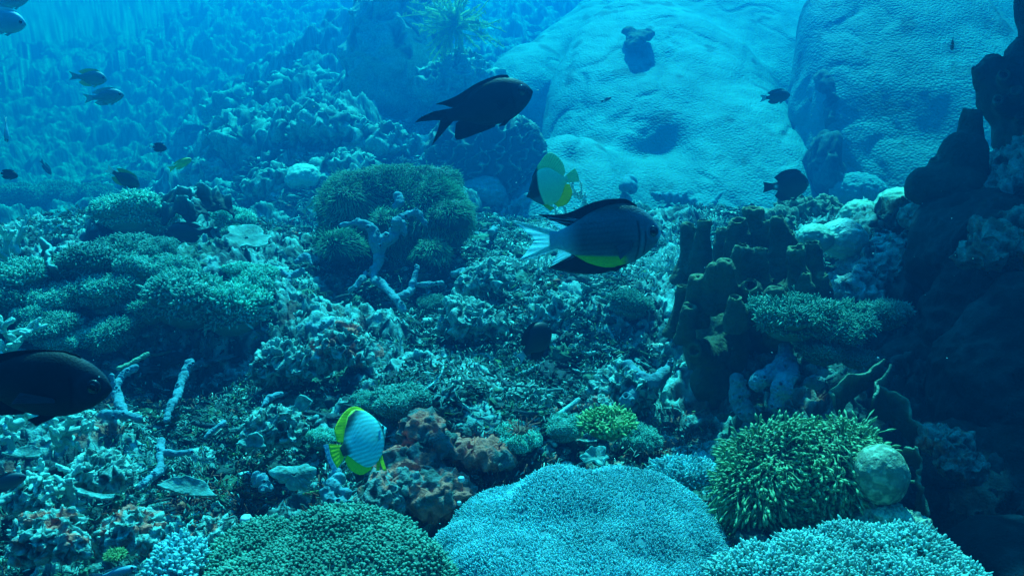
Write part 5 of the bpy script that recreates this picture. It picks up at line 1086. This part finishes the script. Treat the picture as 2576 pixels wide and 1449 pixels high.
# dark wedge shaped fish seen from behind, surgeonfish, and the distant ones
def simple(label, cat, px, py, d, len_px, yaw, pitch, body_c, fin_c, tail_c=None, tint=None, roll=0, deep=1.0, fork=.10, group=None, name='damselfish', trans=.25, eye=True, wide=1.0):
    sc = lambda p: [(x, z * deep) for x, z in p]
    key = '_'.join('%02d' % int(k * 99) for k in body_c)
    mb_, mf = fmat('fish_skin_' + key, body_c, .5), fmat('fish_fin_' + '_'.join('%02d' % int(k * 99) for k in fin_c), fin_c, .5, trans=trans); mt = fmat('fish_tail_' + '_'.join('%02d' % int(k * 99) for k in (tail_c or fin_c)), tail_c or fin_c, .5, trans=trans)
    return place_fish(label, cat, px, py, d, m_of(len_px, d), yaw, pitch, roll, fish_body(sc(DT), sc(DB), [(x, w * wide) for x, w in DW], 48, 24), [
        ('dorsal_fin', fin([(-.20, .20 * deep), (-.38, .235 * deep), (-.58, .20 * deep), (-.84, .10)], [(-.24, .25 * deep), (-.40, .30 * deep), (-.72, .28 * deep), (-.98, .17 * deep)]), 'fin', None),
        ('anal_fin', fin([(-.48, -.22 * deep), (-.65, -.18 * deep), (-.84, -.09)], [(-.55, -.28 * deep), (-.78, -.28 * deep), (-.96, -.18 * deep)]), 'fin', None),
        ('tail_fin', fin([(-.95, .068), (-.97, 0), (-.95, -.068)], [(-1.28, .15), (-1.28 + fork, 0), (-1.28, -.15)], nu=40), 'tail', None),
        ('pelvic_fin', fin([(-.30, -.21 * deep), (-.38, -.225 * deep)], [(-.42, -.30 * deep), (-.5, -.28 * deep)], y=-.03), 'fin', None)], {'body': mb_, 'fin': mf, 'tail': mt}, tint, (-.11, .045, .045) if eye else None, group, name)
BK, BKF = (.006, .012, .018), (.006, .01, .015)
simple('dark wedge shaped fish with a pale tail seen from behind over the rubble', 'damselfish', 1352, 854, 1.62, 100, 38, 34, BK, BKF, (.3, .5, .6), roll=-8, deep=1.5, wide=1.4)
simple('round dark surgeonfish with a white tail spot in front of the boulder cleft', 'surgeonfish', 1990, 466, 2.5, 92, 4, 4, (.012, .03, .035), (.010, .022, .028), (.010, .02, .025), lambda V: 1 + 40 * np.exp(-((V[:, 0] + .93) ** 2 + (V[:, 2]) ** 2) / .0015)[:, None] * np.ones((1, 3)), deep=1.45, fork=.03, name='surgeonfish')
simple('small dark fish with pale fins in front of the largest boulder coral', 'damselfish', 1958, 243, 3.4, 62, 6, 6, (.03, .07, .09), (.04, .09, .11), (.30, .55, .62))
simple('tiny curved dark fish high before the shaded boulder coral', 'wrasse', 2396, 112, 3.2, 40, 62, -48, (.02, .05, .05), (.02, .05, .05), (.2, .4, .2), deep=.5, name='wrasse')
simple('tiny dark fish close to the middle of the largest boulder coral', 'damselfish', 1528, 250, 3.6, 24, 10, 22, (.03, .08, .10), (.03, .08, .1), deep=.6)
G = 'fish in the open water on the left'
simple('pale blue fish leaving the picture at the upper left edge', 'damselfish', 12, 55, 1.9, 100, 8, -8, (.2, .6, .8), (.3, .75, .9), None, deep=1.15, group=G)
simple('pale blue fish almost hidden by the top left corner', 'damselfish', 28, -2, 2.2, 90, 10, 8, (.15, .5, .7), (.25, .65, .8), None, group=G)
simple('dim blue fish with yellow edged back, upper one of the pair in open water', 'damselfish', 232, 197, 3.0, 72, 4, -6, (.10, .30, .38), (.45, .62, .35), (.12, .34, .44), deep=1.05, group=G)
simple('grey fish with forked pale tail, lower one of the pair in open water', 'damselfish', 272, 243, 2.8, 78, 4, 5, (.11, .30, .40), (.25, .5, .6), (.25, .5, .6), deep=.95, group=G)
simple('slim pale blue fish swimming straight down at the left edge', 'wrasse', 16, 333, 2.6, 52, -80, -78, (.16, .45, .65), (.4, .7, .8), (.4, .7, .8), deep=.55, group=G, name='wrasse')
simple('small black fish with a white tail above the left slope', 'damselfish', 402, 372, 3.2, 34, 6, -8, BK, BKF, (.6, .8, .85), deep=1.2, group=G)
simple('small yellow green fish pointing up right above the left slope', 'wrasse', 459, 411, 3.1, 50, 12, 24, (.36, .55, .12), (.45, .62, .15), (.45, .62, .2), deep=.75, group=G, name='wrasse')
simple('dark fish with a large pale tail diving behind the left ridge', 'damselfish', 318, 452, 2.9, 70, 20, -35, (.02, .06, .06), (.25, .42, .12), (.6, .8, .85), deep=1.05, group=G)
simple('small black fish with a white tail at the left edge above the ridge', 'damselfish', 24, 440, 2.8, 40, 10, -12, BK, BKF, (.65, .82, .88), deep=1.1, group=G)
simple('faint dark fish deep in the blue beyond the left ridge', 'damselfish', 118, 425, 5.0, 36, 60, -60, (.03, .06, .08), (.03, .06, .08), None, deep=.8, group=G)
simple('dark fish hiding in the hollow under the lettuce coral', 'damselfish', 462, 585, 2.75, 100, 178, 0, BK, BKF, None, deep=.9)
simple('faint grey fish at the left edge over the near rubble', 'damselfish', 18, 1212, 1.2, 95, 12, 14, (.04, .09, .11), (.06, .12, .14), None, deep=.85)
simple('small pale greenish fish upright beside the large green mound', 'wrasse', 782, 510, 3.0, 46, 20, 50, (.35, .6, .55), (.4, .65, .6), None, deep=.55, name='wrasse')
simple('slim pale striped fish near the bottom left edge among plates', 'wrasse', 300, 1437, 1.08, 90, 6, 12, (.14, .38, .48), (.2, .45, .52), None, deep=.5, name='wrasse')
# ------------------------------------------------------------------ fine particles drifting in the water
def motes():
    rng = np.random.default_rng(4); k = 900; d = rng.uniform(.8, 6, k)
    px, py = rng.uniform(-200, 2776, k), rng.uniform(-100, 1500, k); mb = MB(); V, F = ico(1)
    P = np.array([at(a, b, c) for a, b, c in zip(px, py, d)], np.float32); P = P[P[:, 2] > height(P[:, 0], P[:, 1]) + .1]
    s = rng.uniform(.0003, .0011, len(P)).astype(np.float32)
    X = P[:, None] + V[None] * s[:, None, None] * np.array((1.3, 1, .8), np.float32)
    mb.add(X.reshape(-1, 3), T=(F[None] + (np.arange(len(P)) * len(V))[:, None, None]).reshape(-1, 3))
    tag(mb.build('drifting_particles', mat('mote', (.5, .7, .75), (.6, .8, .8), 9, .8, trans=.4)), 'fine pale particles drifting in the water', 'particles', None, 'stuff')
motes()
# ------------------------------------------------------------------ the water itself: blue murk between things
def haze():
    V = np.array([(x, y, z) for x in (-75.0, 75.0) for y in (-12.0, 75.0) for z in (-6.0, 4.3)], np.float32)
    Q = np.array(((0, 1, 3, 2), (4, 6, 7, 5), (0, 4, 5, 1), (2, 3, 7, 6), (0, 2, 6, 4), (1, 5, 7, 3)))
    m = bpy.data.materials.new('sea_water'); m.use_nodes = True; nt = m.node_tree; nt.nodes.clear()
    out = nt.nodes.new('ShaderNodeOutputMaterial'); v = nt.nodes.new('ShaderNodeVolumePrincipled')
    v.inputs['Color'].default_value = (0.0, 0.100, 0.38, 1)
    v.inputs['Absorption Color'].default_value = (0.0, 0.68, 0.95, 1)
    v.inputs['Density'].default_value = 0.285
    v.inputs['Anisotropy'].default_value = 0.62
    nt.links.new(v.outputs[0], out.inputs['Volume'])
    o = mk('haze', V, Q, m, smooth=False)
    tag(o, 'blue sea water thickening with distance', 'water', None, 'stuff')
haze()
